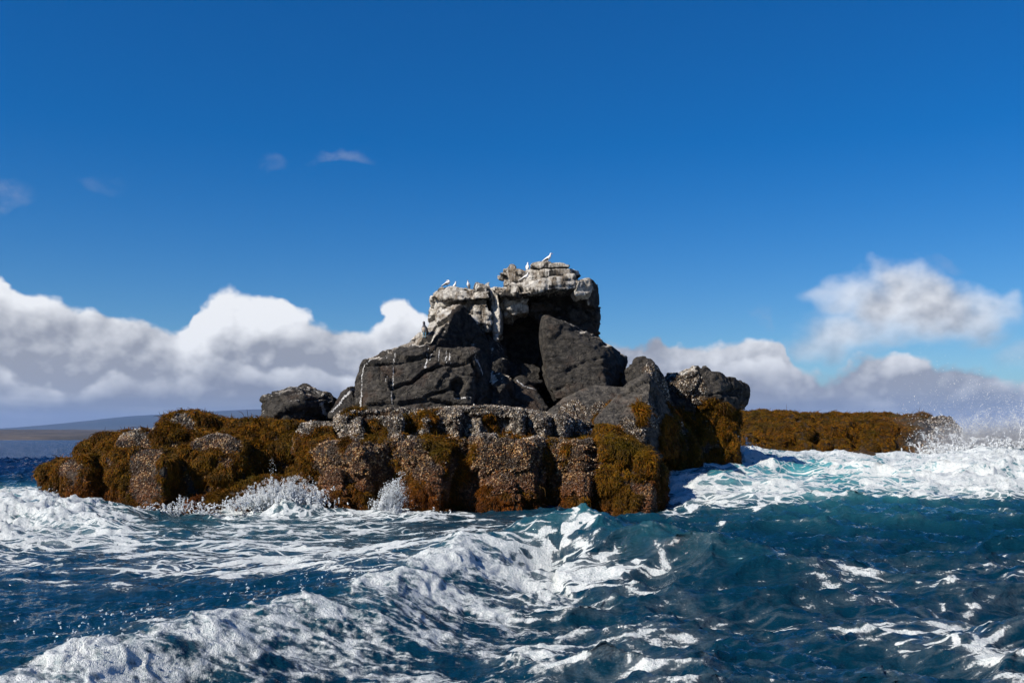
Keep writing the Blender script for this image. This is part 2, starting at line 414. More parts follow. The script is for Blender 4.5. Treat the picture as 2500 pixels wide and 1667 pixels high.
def rock(name, label, hulls, voxel=0.06, rough=1.0, chip=0.0, crack=0.0, strata=0.0, guano=None, gtop=0.0, drips=None,
         weed=0.0, weed_spots=None, shell=0.0, shell_spots=None, tide=None, parent=None, cat='rock', tuss=0.0, wlen=0.22,
         wdens=1500, bdens=900, group=None, bare_spots=None, olive=0.0, fringe=0.0, grooves=None, holes=None, tone=1.0, bsize=1.0):
    SEED[0] += 1; sd = SEED[0] % 23
    co, q = remesh(hulls, voxel)
    n = vnormals(co, q)
    # bend the planes, then break the surface
    off = np.stack([fbm(co, 0.55, 3, sd + k) for k in range(3)], 1) * 0.11 * rough
    co = co + off
    d = fbm(co, 1.1, 4, sd + 5, 0.5) * 0.045 * rough + fbm(co, 4.0, 3, sd + 7) * 0.022 * rough
    d += fbm(co, 2.1, 4, sd + 2, 0.55, ridged=True) * 0.03 * rough
    if chip:
        f1, f2, cid, v = worley(co * np.array([1, 1, 1.3]) + off * 2, 1.5, sd); r1 = ((cid * 37) % 255) / 255.0 - 0.5
        dirs = _g3[(cid * 7) % 256]
        d += chip * (r1 * 0.18 + np.einsum('ij,ij->i', v, dirs) * 0.26) - chip * 0.07 * np.exp(-((f2 - f1) / 0.035) ** 2)
        sel = sm(fbm(co, 0.5, 2, sd + 21), -0.1, 0.25)
        f1, f2, cid, v = worley(co * np.array([1, 1, 1.6]) + off * 3, 0.55, sd + 3); r1 = ((cid * 53) % 255) / 255.0 - 0.5
        d += chip * sel * .7 * (r1 * 0.09 + np.einsum('ij,ij->i', v, _g3[(cid * 11) % 256]) * 0.22)
    d += (fbm(co, 3.2, 4, sd + 17, .6, ridged=True) - .2) * 0.026 * rough
    if chip:
        f1, f2, cid, v = worley(co * np.array([1, 1, 1.5]) + off * 4, 0.24, sd + 5)
        d += chip * 1.5 * sm(fbm(co, 0.9, 2, sd + 19), -.15, .25) * (np.einsum('ij,ij->i', v, _g3[(cid * 13) % 256]) * 0.30 + (((cid * 29) % 255) / 255.0 - .5) * .045)
    if crack:
        w = fbm(co * np.array([0.24, 0.24, 1.2]) + 0.3 * off, 1.15, 3, sd + 9)
        d -= crack * 1.5 * np.exp(-(w / 0.055) ** 2) * sm(fbm(co, 0.8, 2, sd + 3), -0.25, 0.15)
        w = fbm(co, 0.6, 3, sd + 14); d -= crack * 0.6 * np.exp(-(w / 0.025) ** 2)
    if strata:
        zz = co[:, 2] * 2.6 + fbm(co, 0.7, 3, sd + 4) * 0.8
        d += strata * (np.abs((zz % 1) - 0.5) * 2 - 0.5) ** 2 * -0.25 + strata * 0.07 * np.sign(np.sin(zz * 6.283))
    if grooves:
        for g_ in grooves: d -= g_[2] * sm(strip_mask(co, [(g_[0], g_[1])]), .1, .9)
    if holes:
        for (px_, py_, Y_, r_, dep) in holes: d -= dep * sm(spot_mask(co, [(px_, py_, Y_, r_)]), .3, .9)
    co = co + n * d[:, None]
    co = co + np.stack([fbm(co, 7.0, 2, sd + 11 + k) for k in range(3)], 1) * 0.022 * rough
    n = vnormals(co, q)
    N = len(co); z = co[:, 2]
    nz = fbm(co, 1.3, 4, sd + 6)
    # zones
    wm = np.full(N, weed, float)
    if weed_spots: wm = np.maximum(wm, spot_mask(co, weed_spots))
    sh = np.full(N, shell, float)
    if shell_spots: sh = np.maximum(sh, spot_mask(co, shell_spots))
    if shell_spots and weed >= 0.5: wm = wm - spot_mask(co, shell_spots) * 1.2
    if bare_spots:
        b = spot_mask(co, bare_spots); wm -= b * 1.5; sh -= b * 1.5
    if fringe: wm = np.maximum(wm, fringe * sm(z + nz * 1.2, 1.0, .1))
    if weed > 0 or weed_spots: wm = wm + nz * 0.50 + np.clip(n[:, 2], -0.3, 0.6) * 0.15
    if shell > 0 or shell_spots: sh = sh + nz * 0.25
    wm = np.clip(wm, 0, 1); sh = np.clip(sh, 0, 1)
    if tuss:
        ts = 1.0 if tuss < .4 else .45
        qq = co * np.array([1, 1, .72])
        f1, f2, cid, v = worley(qq + 0.25 * np.stack([fbm(qq, 2.0, 2, sd + k) for k in (8, 12, 16)], 1), .62 / ts, sd + 8)
        t = 1.0 - 1.55 * (f1 / np.maximum(f2, 1e-6)) ** 2 + (((cid * 31) % 255) / 255. - .5) * .5
        ms = sm(wm, 0.35, 0.65)
        co = co + n * (np.clip(t, -.75, 1) * tuss * ms)[:, None] + np.array([0, 0, -0.35]) * (np.clip(t, 0, 1) * tuss * ms)[:, None]
        n = vnormals(co, q)
        wm = wm * (1 - .9 * sm(t, -.22, -.5)); wm = np.where((ms > .3) & (wm < .3), .3, wm)
    g = np.zeros(N)
    if gtop: g = np.maximum(g, sm(n[:, 2] + nz * 0.25, 0.35, 0.85) * gtop)
    if guano: g = np.maximum(g, guano(co, n, nz))
    dr = np.zeros(N)
    if drips: dr = strip_mask(co, drips)
    o = mesh_np(name, co, q, M_ROCK, parent, dict(tone=np.full(N, tone), guano=g, drip=dr, weed=wm, shell=np.where(wm > 0.6, 0, sh)))
    if not parent: tag(o, label, cat, group)
    # facing area per vertex for scattering
    A = np.zeros(N); fa = 0.5 * np.linalg.norm(np.cross(co[q[:, 2]] - co[q[:, 0]], co[q[:, 3]] - co[q[:, 1]]), axis=1)
    for k in range(4): A += np.bincount(q[:, k], fa / 4, N)
    vis = (n[:, 1] < 0.55) & (z > -0.35)
    r = np.random.default_rng(sd * 7 + 1)
    def pick(w, dens):
        e = A * w * vis * dens; k = np.floor(e + r.random(N)).astype(int)
        idx = np.repeat(np.arange(N), k)
        t = r.normal(size=(len(idx), 3)) * voxel * 0.45
        t -= n[idx] * np.einsum('ij,ij->i', t, n[idx])[:, None]
        return idx, co[idx] + t
    if wm.max() > 0.45 and wdens:
        idx, p0 = pick(sm(wm, 0.42, 0.62), wdens)
        if len(idx) > 30: strands(o, idx, p0, n, co, wlen, r, olive, sd)
    if sh.max() > 0.4 and bdens:
        idx, p0 = pick(sm(sh, 0.35, 0.6) * (1 - sm(wm, 0.4, 0.7)) * (n[:, 2] > -0.75), bdens)
        if len(idx) > 20: barnacles(o, idx, p0, n, r, bsize, sd)
    return o
NT = [0, 0]
def point_tree(name, mat, kind):
    """geometry nodes: vertices -> spheres of attribute 'rad' (kind 'drop'), or shells standing on attribute 'nrm' (kind 'shell')"""
    ng = bpy.data.node_groups.new(name, 'GeometryNodeTree')
    ng.interface.new_socket('Geometry', in_out='INPUT', socket_type='NodeSocketGeometry')
    ng.interface.new_socket('Geometry', in_out='OUTPUT', socket_type='NodeSocketGeometry')
    N = ng.nodes; K = ng.links
    gi = N.new('NodeGroupInput'); go = N.new('NodeGroupOutput')
    def nat(nm, t='FLOAT'):
        n = N.new('GeometryNodeInputNamedAttribute'); n.data_type = t; n.inputs[0].default_value = nm
        return n.outputs[0]
    mp = N.new('GeometryNodeMeshToPoints'); K.new(gi.outputs[0], mp.inputs['Mesh'])
    sm_ = N.new('GeometryNodeSetMaterial'); sm_.inputs['Material'].default_value = mat
    if kind == 'drop':
        K.new(nat('rad'), mp.inputs['Radius']); K.new(mp.outputs[0], sm_.inputs['Geometry'])
    else:
        mp.inputs['Radius'].default_value = 0.01
        cn = N.new('GeometryNodeMeshCone'); cn.inputs['Vertices'].default_value = 7; cn.inputs['Radius Top'].default_value = 0.45
        cn.inputs['Radius Bottom'].default_value = 1.0; cn.inputs['Depth'].default_value = 1.1
        K.new(cn.outputs[0], sm_.inputs['Geometry'])
        ip = N.new('GeometryNodeInstanceOnPoints'); K.new(mp.outputs[0], ip.inputs['Points']); K.new(sm_.outputs[0], ip.inputs['Instance'])
        al = N.new('FunctionNodeAlignRotationToVector'); al.axis = 'Z'; K.new(nat('nrm', 'FLOAT_VECTOR'), al.inputs['Vector'])
        K.new(al.outputs[0], ip.inputs['Rotation']); K.new(nat('rad'), ip.inputs['Scale'])
    K.new((sm_ if kind == 'drop' else ip).outputs[0], go.inputs[0])
    return ng
def points_np(name, co, rad, mat, tree, parent=None, tint=None, nrm=None):
    me = bpy.data.meshes.new(name); me.vertices.add(len(co)); me.vertices.foreach_set('co', np.asarray(co, np.float32).ravel())
    at = me.attributes.new('rad', 'FLOAT', 'POINT'); at.data.foreach_set('value', np.asarray(rad, np.float32))
    if tint is not None:
        at = me.attributes.new('tint', 'FLOAT_COLOR', 'POINT'); at.data.foreach_set('color', np.concatenate([tint, np.ones((len(tint), 1))], 1).astype(np.float32).ravel())
    if nrm is not None:
        at = me.attributes.new('nrm', 'FLOAT_VECTOR', 'POINT'); at.data.foreach_set('vector', np.asarray(nrm, np.float32).ravel())
    me.materials.append(mat)
    o = bpy.data.objects.new(name, me); COL.objects.link(o)
    if parent: o.parent = parent
    o.modifiers.new('points', 'NODES').node_group = tree
    o['kind'] = 'stuff'
    return o
m = new_mat('barnacle_shell')
at = node('ShaderNodeAttribute', attribute_name='tint', attribute_type='INSTANCER')
M_BARN = finish(m, E(at.outputs['Color']), 0.5, spec=0.4)
SHELL_TREE = point_tree('barnacle_scatter', M_BARN, 'shell')
def strands(o, idx, p0, n, co, L, r, olive, sd):
    k = len(idx); nn = n[idx]; NT[0] += k
    g = np.array([0, 0, -1.0]) - nn * (-nn[:, 2])[:, None]
    sw = np.stack([fbm(p0, 1.6, 2, sd + a) for a in range(3)], 1) * 1.3
    t = g + sw + r.normal(size=(k, 3)) * 0.42 + np.array([0, 0, -0.20])
    t -= nn * np.minimum(np.einsum('ij,ij->i', t, nn), 0)[:, None] * 0.9
    t /= np.maximum(np.linalg.norm(t, axis=1), 1e-6)[:, None]
    ln = L * (0.45 + 0.8 * r.random(k)) * (0.55 + 1.5 * np.clip(fbm(p0, 1.7, 3, sd + 6) + .35, 0, 1) ** 1.5)
    strap = r.random(k) < .03; ln = np.where(strap, ln * 2.1, ln)
    a = nn * 0.36 + t * 0.40; b = nn * 0.22 + t * 0.98 + r.normal(size=(k, 3)) * 0.08
    V = np.empty((k, 3, 3), np.float32); V[:, 0] = p0 - nn * 0.01; V[:, 1] = p0 + a * ln[:, None]; V[:, 2] = p0 + b * ln[:, None]
    pal = WEED_TINTS[r.integers(0, len(WEED_TINTS), k)]
    big = fbm(p0, 0.8, 3, sd + 15)
    low = sm(p0[:, 2] + big * 0.7, 1.1, 0.1)[:, None]
    ru = RUST[r.integers(0, 3, k)]
    c = pal * (1 - low) + ru * low
    ol = np.clip(olive + big * 1.3 + nn[:, 2] * 0.25, 0, 1)[:, None]
    c = c * (1 - ol) + np.array([0.085, 0.058, 0.003]) * ol
    c = c * (0.35 + 0.80 * r.random((k, 1))) * (0.40 + 0.95 * np.clip(fbm(p0, 2.6, 3, sd + 3) + .5, 0, 1))[:, None]
    c = np.where(strap[:, None], c * .6, c)
    cv = bpy.data.hair_curves.new('seaweed'); cv.add_curves([3] * k)
    cv.attributes['position'].data.foreach_set('vector', V.ravel())
    rad = np.empty((k, 3), np.float32); w = 0.0045 + 0.006 * r.random(k); w *= max(1.0, L / .25)
    rad[:, 0] = w; rad[:, 1] = w; rad[:, 2] = w * 0.35
    ra = cv.attributes.get('radius') or cv.attributes.new('radius', 'FLOAT', 'POINT')
    ra.data.foreach_set('value', rad.ravel())
    ta = cv.attributes.new('tint', 'FLOAT_COLOR', 'POINT')
    ta.data.foreach_set('color', np.repeat(np.concatenate([c, np.ones((k, 1))], 1), 3, 0).astype(np.float32).ravel())
    cv.materials.append(M_WEED)
    s = bpy.data.objects.new('seaweed', cv); COL.objects.link(s); s.parent = o
    s['kind'] = 'stuff'
def barnacles(o, idx, p0, n, r, bsize, sd):
    k = len(idx); nn = n[idx] + r.normal(size=(k, 3)) * 0.3; nn /= np.linalg.norm(nn, axis=1)[:, None]; NT[1] += k
    s = (0.012 + 0.024 * r.random(k) ** 2.0) * bsize
    big = fbm(p0, 1.2, 3, sd + 4)
    pale = np.array([(0.46, 0.32, 0.17), (0.19, 0.095, 0.03), (0.13, 0.050, 0.012), (0.07, 0.026, 0.007), (0.30, 0.17, 0.055), (0.13, 0.045, 0.009)])
    c = pale[r.integers(0, 6, k)] * (0.5 + 0.6 * r.random((k, 1)))
    cl = sm(fbm(p0, 3.2, 3, sd + 2) + r.normal(size=k) * .16, -.12, .22)[:, None]
    c = c * (.16 + 1.05 * cl)
    low = sm(p0[:, 2] + big * 0.8, 1.7, 0.2)[:, None]
    c = c * (1 - 0.75 * low) + np.array([0.13, 0.042, 0.008]) * (.4 + 1.1 * r.random((k, 1))) * 0.75 * low
    hi = sm(p0[:, 2] + big * 0.3, 2.0, 2.5)[:, None]
    gr = np.array([(0.58, 0.56, 0.50), (0.03, 0.028, 0.028), (0.10, 0.085, 0.07), (0.30, .25, .17)])[r.integers(0, 4, k)] * (.2 + 1.0 * cl)
    c = c * (1 - 0.7 * hi) + gr * 0.7 * hi
    points_np('barnacles', p0, s, M_BARN, SHELL_TREE, o, c, nn)

# ------------------------------------------------------------------ the island, rock by rock
def band(x0, x1, zlo, zhi, k=1.0):
    """droppings on everything above zlo..zhi, between two x limits"""
    def f(co, n, nz):
        x, z = co[:, 0], co[:, 2]
        return k * sm(z + nz * 0.35, zlo, zhi) * sm(x, x0 - 0.3, x0 + 0.3) * sm(x, x1 + 0.3, x1 - 0.3) * (0.75 + 0.35 * np.clip(n[:, 2], -1, 1))
    return f
def tower():
    t = empty('rock_stack', (0.8, 40, 0))
    tag(t, 'tall flat-topped rock stack streaked white with bird droppings, highest of the islet', 'rock')
    W = dict(parent=t, voxel=0.055, chip=0.7, crack=0.07, rough=.6)
    rock('back_wall', None, [H([(1135, 750, 40.2), (1190, 742, 40.2), (1460, 720, 40.6), (1455, 1000, 40.6), (1130, 1000, 40.4)], 42.5)], **W)
    rock('left_wall', None, [H([(1051, 728, 38.9), (1070, 712, 38.3), (1190, 712, 38.35), (1196, 800, 38.4), (1135, 806, 38.4), (1056, 790, 38.8)], 41),
                             H([(1138, 752, 38.0), (1188, 745, 37.95), (1198, 772, 38.0), (1150, 776, 38.1)], 40, .95),
                             H([(1146, 777, 37.9), (1192, 772, 37.9), (1199, 812, 38.1), (1160, 812, 38.2)], 40, .95)],
         guano=lambda co, n, nz: 0.60 * sm(co[:, 2] + nz * .4, 5.3, 6.8) + 0.15 * np.clip(n[:, 2], 0, 1), strata=.25, **W)
    rock('pillar', None, [H([(1196, 704, 38.3), (1217, 698, 38.0), (1224, 770, 38.2), (1219, 832, 38.2), (1207, 836, 38.3), (1198, 770, 38.5)], 40.5)],
         guano=lambda co, n, nz: 0.85 + nz * .2, parent=t, voxel=.055, chip=.35)
    rock('upper_wall', None, [H([(1215, 700, 38.3), (1278, 712, 38.0), (1290, 760, 38.3), (1245, 772, 38.5), (1215, 764, 38.4)], 41),
                              H([(1222, 748, 38.3), (1262, 752, 38.3), (1252, 790, 38.9), (1226, 782, 38.6)], 41)],
         guano=lambda co, n, nz: 0.72 * sm(co[:, 2] + nz * .3, 6.2, 6.9), **W)
    rock('right_wall', None, [H([(1278, 712, 38.9), (1400, 704, 39.0), (1455, 735, 39.8), (1454, 800, 39.8), (1390, 830, 39.2), (1340, 775, 39.1), (1285, 762, 38.9)], 41.5),
                              H([(1295, 735, 38.6), (1330, 728, 38.4), (1372, 752, 38.5), (1368, 764, 38.6), (1290, 764, 38.7)], 40),
                              H([(1378, 742, 38.9), (1410, 732, 38.8), (1452, 742, 39.2), (1450, 762, 39.2), (1384, 764, 39.0)], 41),
                              H([(1375, 770, 39.0), (1400, 762, 38.8), (1454, 762, 39.5), (1452, 960, 39.5), (1400, 960, 38.8), (1360, 960, 39.1)], 41.5)], **W)
    gz = lambda co, n, nz: 0.52 + 0.34 * np.clip(n[:, 2], -0.5, 1) + nz * 0.25
    rock('ledge', None, [H([(1196, 707, 37.9), (1230, 692, 37.9), (1273, 690, 37.8), (1357, 678, 37.7), (1400, 675, 38.0), (1406, 704, 37.9), (1347, 706, 37.5), (1275, 717, 37.4), (1215, 720, 37.8)], 41.2, .95)],
         guano=gz, parent=t, rough=.6, voxel=.055, chip=.5, crack=.05)
    rock('ledge', None, [H([(1051, 726, 38.5), (1072, 704, 38.3), (1130, 699, 38.1), (1197, 706, 38.0), (1196, 728, 37.9), (1130, 733, 37.8), (1075, 728, 38.0)], 41, .95)],
         guano=gz, parent=t, rough=.6, voxel=.055, chip=.5, crack=.05)
    rock('corner_block', None, [H([(1410, 681, 37.7), (1447, 679, 37.9), (1450, 700, 38.0), (1440, 722, 37.9), (1408, 726, 37.7), (1398, 714, 37.75)], 40, .95),
                                H([(1442, 688, 38.6), (1459, 697, 39.2), (1462, 743, 39.2), (1454, 757, 39.0), (1430, 742, 38.5)], 41)],
         guano=lambda co, n, nz: 0.66 * sm(co[:, 1] - nz * .3, 39.0, 38.3) + .5 * np.clip(n[:, 2], 0, 1), parent=t, voxel=.055, chip=.4)
    rock('slab', None, [H([(1316, 661, 38.2), (1345, 657, 38.1), (1392, 657, 38.3), (1394, 668, 38.2), (1340, 679, 38.1), (1322, 679, 38.2)], 40.3),
                        H([(1388, 657, 38.4), (1405, 657, 38.7), (1414, 658, 38.9), (1422, 673, 39), (1400, 676, 38.7), (1388, 672, 38.4)], 40.3)],
         guano=gz, parent=t, rough=.6, voxel=.045, chip=.35)
    rock('slab', None, [H([(1296, 646, 38.3), (1305, 640, 38.3), (1375, 639, 38.3), (1394, 648, 38.5), (1392, 654, 38.3), (1318, 656, 38.2), (1296, 652, 38.4)], 40.0)],
         guano=gz, parent=t, rough=.6, voxel=.045, chip=.35)
    rock('slab', None, [H([(1266, 665, 38.5), (1296, 655, 38.4), (1318, 660, 38.3), (1324, 686, 38.2), (1256, 690, 38.3)], 40)],
         guano=gz, parent=t, rough=.6, voxel=.045, chip=.4)
    return t
tower()
gfull = lambda co, n, nz: 0.55 + 0.3 * np.clip(n[:, 2], -.6, 1) + nz * .25
rock('perched_rock', 'pale knobbed rock jutting left over the ledge on top of the stack',
     [H([(1214, 667, 38.4), (1222, 659, 38.4), (1238, 654, 38.4), (1242, 668, 38.3), (1228, 672, 38.4)], 39.2),
      H([(1236, 653, 38.4), (1245, 644, 38.5), (1255, 645, 38.5), (1258, 655, 38.4), (1240, 676, 38.3), (1232, 672, 38.4)], 39.2),
      H([(1240, 665, 38.3), (1258, 655, 38.4), (1272, 664, 38.4), (1280, 667, 38.4), (1278, 692, 38.3), (1232, 694, 38.3), (1234, 678, 38.4)], 39.6)],
     voxel=.045, chip=.3, guano=gfull)
rock('loose_stone', 'small tan stone lying on the left ledge beside the three birds',
     [H([(1161, 702, 38.2), (1164, 692, 38.3), (1174, 695, 38.3), (1190, 700, 38.2), (1186, 710, 38.1), (1164, 708, 38.1)], 38.9)], voxel=.035, chip=.2, guano=lambda co, n, nz: 0.35 + nz * .3 + .2 * n[:, 2])
rock('loose_stone', 'small upright round stone on the ledge, nearest the tall stack',
     [H([(1184, 696, 38.4), (1189, 690, 38.5), (1196, 692, 38.5), (1198, 704, 38.4), (1192, 710, 38.3), (1184, 708, 38.3)], 39.0)], voxel=.035, chip=.2, guano=gfull)

# dark boulders leaning on the stack
rock('boulder', 'dark wedge boulder with a white guano slope on its left side, below the birds',
     [H([(1000, 826, 36.6), (1094, 746, 37.6), (1125, 748, 37.2), (1089, 789, 36.5), (1052, 838, 35.9), (1010, 855, 36.2), (1148, 774, 38.2), (1194, 812, 38.6),
         (1215, 860, 38.5), (1232, 905, 38.3), (1200, 950, 37.9), (1060, 900, 36.5)], 40.5)],
     voxel=.062, chip=.55, crack=.06,
     guano=lambda co, n, nz: 1.0 * sm(n[:, 2] * .8 - n[:, 0] * .6 + nz * .35, 0.25, 0.75) * sm(co[:, 2], 5.0, 5.6))
b2 = [H([(860, 1016, 35.6), (860, 930, 35.7), (878, 898, 35.5), (882, 875, 35.6), (909, 873, 35.3), (985, 850, 35.7), (1041, 847, 35.6), (1161, 857, 35.3), (1179, 871, 35.6),
         (1196, 904, 36), (1200, 1016, 36.2), (1000, 1016, 34.6), (1130, 1016, 34.8), (900, 1016, 34.9), (905, 960, 34.9), (1100, 930, 34.9)], 38),
      H([(905, 875, 35.9), (985, 839, 36.5), (1040, 824, 36.9), (1056, 850, 36.2), (950, 868, 35.7)], 38),
      H([(1150, 900, 35.8), (1200, 905, 36.2), (1238, 965, 36.4), (1240, 1016, 36.3), (1140, 1016, 35.4)], 38)]
dr = [([(905, 876, 35.3), (885, 900, 35.3), (879, 935, 35.1), (876, 1000, 34.9)], .045), ([(944, 868, 35.4), (944, 930, 35.0)], .022), ([(962, 862, 35.5), (959, 900, 35.1), (958, 960, 34.9), (956, 1000, 34.8)], .04),
      ([(1045, 850, 35.5), (1040, 878, 35.3), (1038, 898, 35.2)], .04), ([(1062, 852, 35.5), (1045, 882, 35.3)], .03), ([(1072, 856, 35.5), (1073, 890, 35.3)], .028),
      ([(1088, 856, 35.4), (1092, 888, 35.2)], .05), ([(1098, 862, 35.4), (1101, 890, 35.2)], .03), ([(1155, 857, 35.3), (1165, 880, 35.2), (1178, 914, 35.4)], .05),
      ([(1110, 972, 34.8), (1150, 970, 34.9)], .05)]
gv = [([(895, 892, 35.2), (960, 885, 35.2), (1030, 872, 35.4), (1062, 866, 35.5)], .07, .14), ([(958, 948, 34.9), (1005, 932, 34.9), (1038, 906, 35.1), (1075, 892, 35.2), (1140, 888, 35.2)], .11, .30),
      ([(1035, 968, 34.7), (1085, 956, 34.8), (1112, 945, 34.9)], .08, .18), ([(975, 986, 34.7), (1040, 976, 34.7), (1100, 988, 34.7)], .10, .22), ([(1150, 880, 35.3), (1165, 930, 35.2), (1160, 985, 35)], .09, .2), ([(925, 880, 35.3), (930, 940, 35)], .05, .08),
      ([(1060, 1003, 34.6), (1110, 990, 34.7), (1150, 1000, 34.9)], .08, .2)]
rock('boulder', 'broad dark grey boulder face with cracks and thin white drips, left of centre', b2, voxel=.046, chip=.5, crack=.05, drips=dr, tone=1.15, grooves=gv, holes=[(1118, 940, 34.9, .30, .45), (1120, 965, 34.8, .18, .3)],
     guano=lambda co, n, nz: 0.75 * sm(n[:, 2] + nz * .3, .45, .8) * sm(co[:, 1] + nz, 35.3, 36.1) * sm(co[:, 0], -2.6, -3.4))
rock('boulder', 'narrow slanting dark rock with a white streak between the two left boulders',
     [H([(800, 1016, 35.4), (832, 956, 36.0), (858, 938, 36.3), (872, 1016, 35.2)], 37.5)], voxel=.055, chip=.4, drips=[([(856, 950, 36), (838, 975, 35.8), (810, 1005, 35.4)], .09)])
rock('boulder', 'isolated angular black boulder at the left end of the dry rocks',
     [H([(629, 1034, 36.4), (633, 993, 36.4), (642, 978, 36.4), (684, 960, 36.1), (710, 946, 36.6), (727, 944, 36.7), (735, 972, 35.4), (789, 963, 36.8), (812, 981, 37), (796, 1019, 36.8), (760, 1000, 35.7),
         (715, 1041, 35.3), (669, 1041, 35.5), (680, 1000, 35.2)], 38.5)], voxel=.055, chip=.7, crack=.10, drips=[([(780, 985, 36), (785, 1010, 36)], .12)],
     guano=lambda co, n, nz: 0.45 * sm(n[:, 2] + nz * .5, .55, .9))
rock('boulder', 'large smooth-faced dark boulder right of the cave, with a white-edged top slope',
     [H([(1318, 771, 38.2), (1334, 770, 37.5), (1362, 781, 37.6), (1398, 794, 37.8), (1434, 817, 38.0), (1459, 830, 38.0), (1485, 845, 38.0), (1531, 873, 39.2), (1528, 917, 39.0), (1508, 955, 38.6),
         (1470, 870, 37.0), (1478, 955, 36.6), (1408, 955, 36.5), (1357, 975, 36.7), (1339, 940, 37.0), (1327, 896, 37.8), (1326, 832, 38.0), (1345, 850, 37.1)], 40.6)],
     voxel=.055, chip=.32, crack=.06, rough=.8, guano=lambda co, n, nz: 0.72 * sm(n[:, 2] + nz * .3, .60, .85) * sm(co[:, 1] - 37.6, -.2, .3))
rock('boulder', 'low rounded brown-grey boulder under the large dark one', tone=1.7, hulls=
     [H([(1334, 1010, 35.2), (1379, 970, 35.6), (1420, 950, 36), (1456, 942, 36.3), (1498, 944, 36.5), (1545, 948, 36.6), (1540, 1000, 35.4), (1498, 1040, 34.4), (1414, 1040, 34.3)], 38)],
     voxel=.062, rough=.8, chip=.2, shell_spots=[(1400, 1010, 35, .6), (1470, 1000, 35, .5)], weed_spots=[(1500, 985, 35.2, .35), (1470, 1025, 34.6, .4)], wlen=.16, bsize=.8)
rock('boulder', 'sharp dark pinnacle standing behind the pointed grey rock',
     [H([(1520, 930, 38.0), (1557, 886, 38.0), (1585, 871, 38), (1599, 885, 37.8), (1611, 903, 37.9), (1628, 942, 38.2), (1640, 990, 38), (1650, 1060, 37.6), (1530, 1040, 37.2), (1580, 930, 37)], 40)],
     voxel=.062, chip=.7, shell_spots=[(1595, 915, 37.4, .5), (1620, 950, 37.8, .5)], weed_spots=[(1632, 1000, 37.6, .35), (1635, 1050, 37.2, .5)], wlen=.2)
rock('boulder', 'pointed smooth grey rock at the right of the upper ledge', tone=1.6, hulls=
     [H([(1450, 1034, 34.0), (1486, 988, 34.3), (1518, 967, 34.4), (1539, 955, 34.5), (1557, 922, 34.8), (1581, 912, 34.9), (1591, 940, 34.4), (1560, 1010, 33.6), (1575, 1080, 33.0), (1500, 1080, 32.9)], 37),
      H([(1581, 912, 34.9), (1622, 963, 36), (1645, 1010, 36), (1650, 1100, 35.4), (1590, 1130, 33.4), (1560, 1080, 33.2)], 37.5)],
     voxel=.055, rough=.8, chip=.25, crack=.06, shell_spots=[(1545, 1050, 33.2, .55), (1575, 1090, 33.1, .5), (1595, 1010, 34.2, .5), (1530, 1035, 33.4, .3)],
     weed_spots=[(1568, 1000, 33.7, .3), (1565, 1030, 33.5, .22), (1632, 1050, 35.2, .6), (1640, 1095, 35, .8)], bdens=1500)
rock('boulder', 'big blocky boulder overhanging the water at the right end, with weed below',
     [H([(1623, 921, 40.5), (1670, 919, 40.3), (1718, 898, 40.8), (1754, 912, 40.6), (1792, 924, 41), (1828, 951, 42), (1829, 969, 42), (1813, 1001, 41.8), (1775, 1000, 40), (1760, 950, 39.7), (1700, 990, 39.4), (1650, 960, 39.8)], 44),
      H([(1690, 985, 40), (1780, 985, 40.2), (1804, 1042, 41.2), (1765, 1060, 40.2), (1690, 1060, 39.8)], 43)],
     voxel=.055, chip=.75, crack=.1, guano=lambda co, n, nz: .55 * sm(nz + n[:, 2] * .25 - np.abs(co[:, 0] - 7.1) * .35, -.1, .25), shell_spots=[(1690, 945, 39.8, .7), (1660, 940, 40, .5), (1700, 975, 39.5, .5)],
     weed_spots=[(1765, 1010, 40, .5), (1722, 1005, 39.6, .5), (1785, 1025, 40.6, .5), (1740, 985, 39.8, .35)], wlen=.2)
rock('boulder', 'small dark rock with a bright white splash on top, in the middle gap',
     [H([(1199, 918, 36.2), (1212, 911, 36.4), (1240, 914, 36.4), (1252, 926, 36.6), (1256, 985, 36.8), (1225, 1010, 35.6), (1196, 1010, 35.4), (1225, 950, 35.7)], 37.8)], voxel=.055, chip=.5,
     guano=lambda co, n, nz: .85 * sm(-n[:, 0] * .7 + n[:, 2] * .6 + nz * .4, .25, .6) * sm(co[:, 2], 3.9, 4.3))
rock('boulder', 'dark low rock with a thin white ridge, between the cave and the low rounded boulder',
     [H([(1258, 926, 37.2), (1275, 920, 37.4), (1310, 950, 37.4), (1335, 1000, 36.6), (1290, 1015, 36.0), (1250, 1012, 36.2)], 38.6)], voxel=.055, chip=.5, drips=[([(1262, 928, 37.1), (1285, 945, 37.0), (1308, 952, 37.2)], .04)])
rock('boulder', 'white-speckled black rock wedged between the guano wedge and the cave',
     [H([(1190, 815, 38.2), (1212, 828, 38.0), (1234, 850, 38.2), (1240, 905, 38.2), (1236, 960, 37.6), (1205, 960, 37.4)], 39.6)], voxel=.055, chip=.9, guano=lambda co, n, nz: .62 * sm(nz + n[:, 2] * .5, .1, .5))
rock('boulder', 'small round brown rock at the left of the shaded cave floor', [H([(1244, 884, 38.8), (1262, 882, 38.9), (1268, 905, 38.5), (1246, 930, 38.4)], 39.8)], voxel=.055, chip=.6)
rock('boulder', 'flat brown rock at the right of the shaded cave floor', [H([(1270, 890, 38.9), (1322, 890, 39), (1326, 935, 38.4), (1268, 935, 38.2)], 40)], voxel=.055, chip=.6)

rock('boulder', 'shaded dark rock filling the gap between the pinnacle and the overhanging boulder', [H([(1600, 962, 39.6), (1640, 950, 39.8), (1690, 958, 40), (1700, 1060, 39.4), (1600, 1070, 38.8)], 42.5)], voxel=.08, chip=.6, weed_spots=[(1660, 1020, 39.2, .6)], wlen=.12)

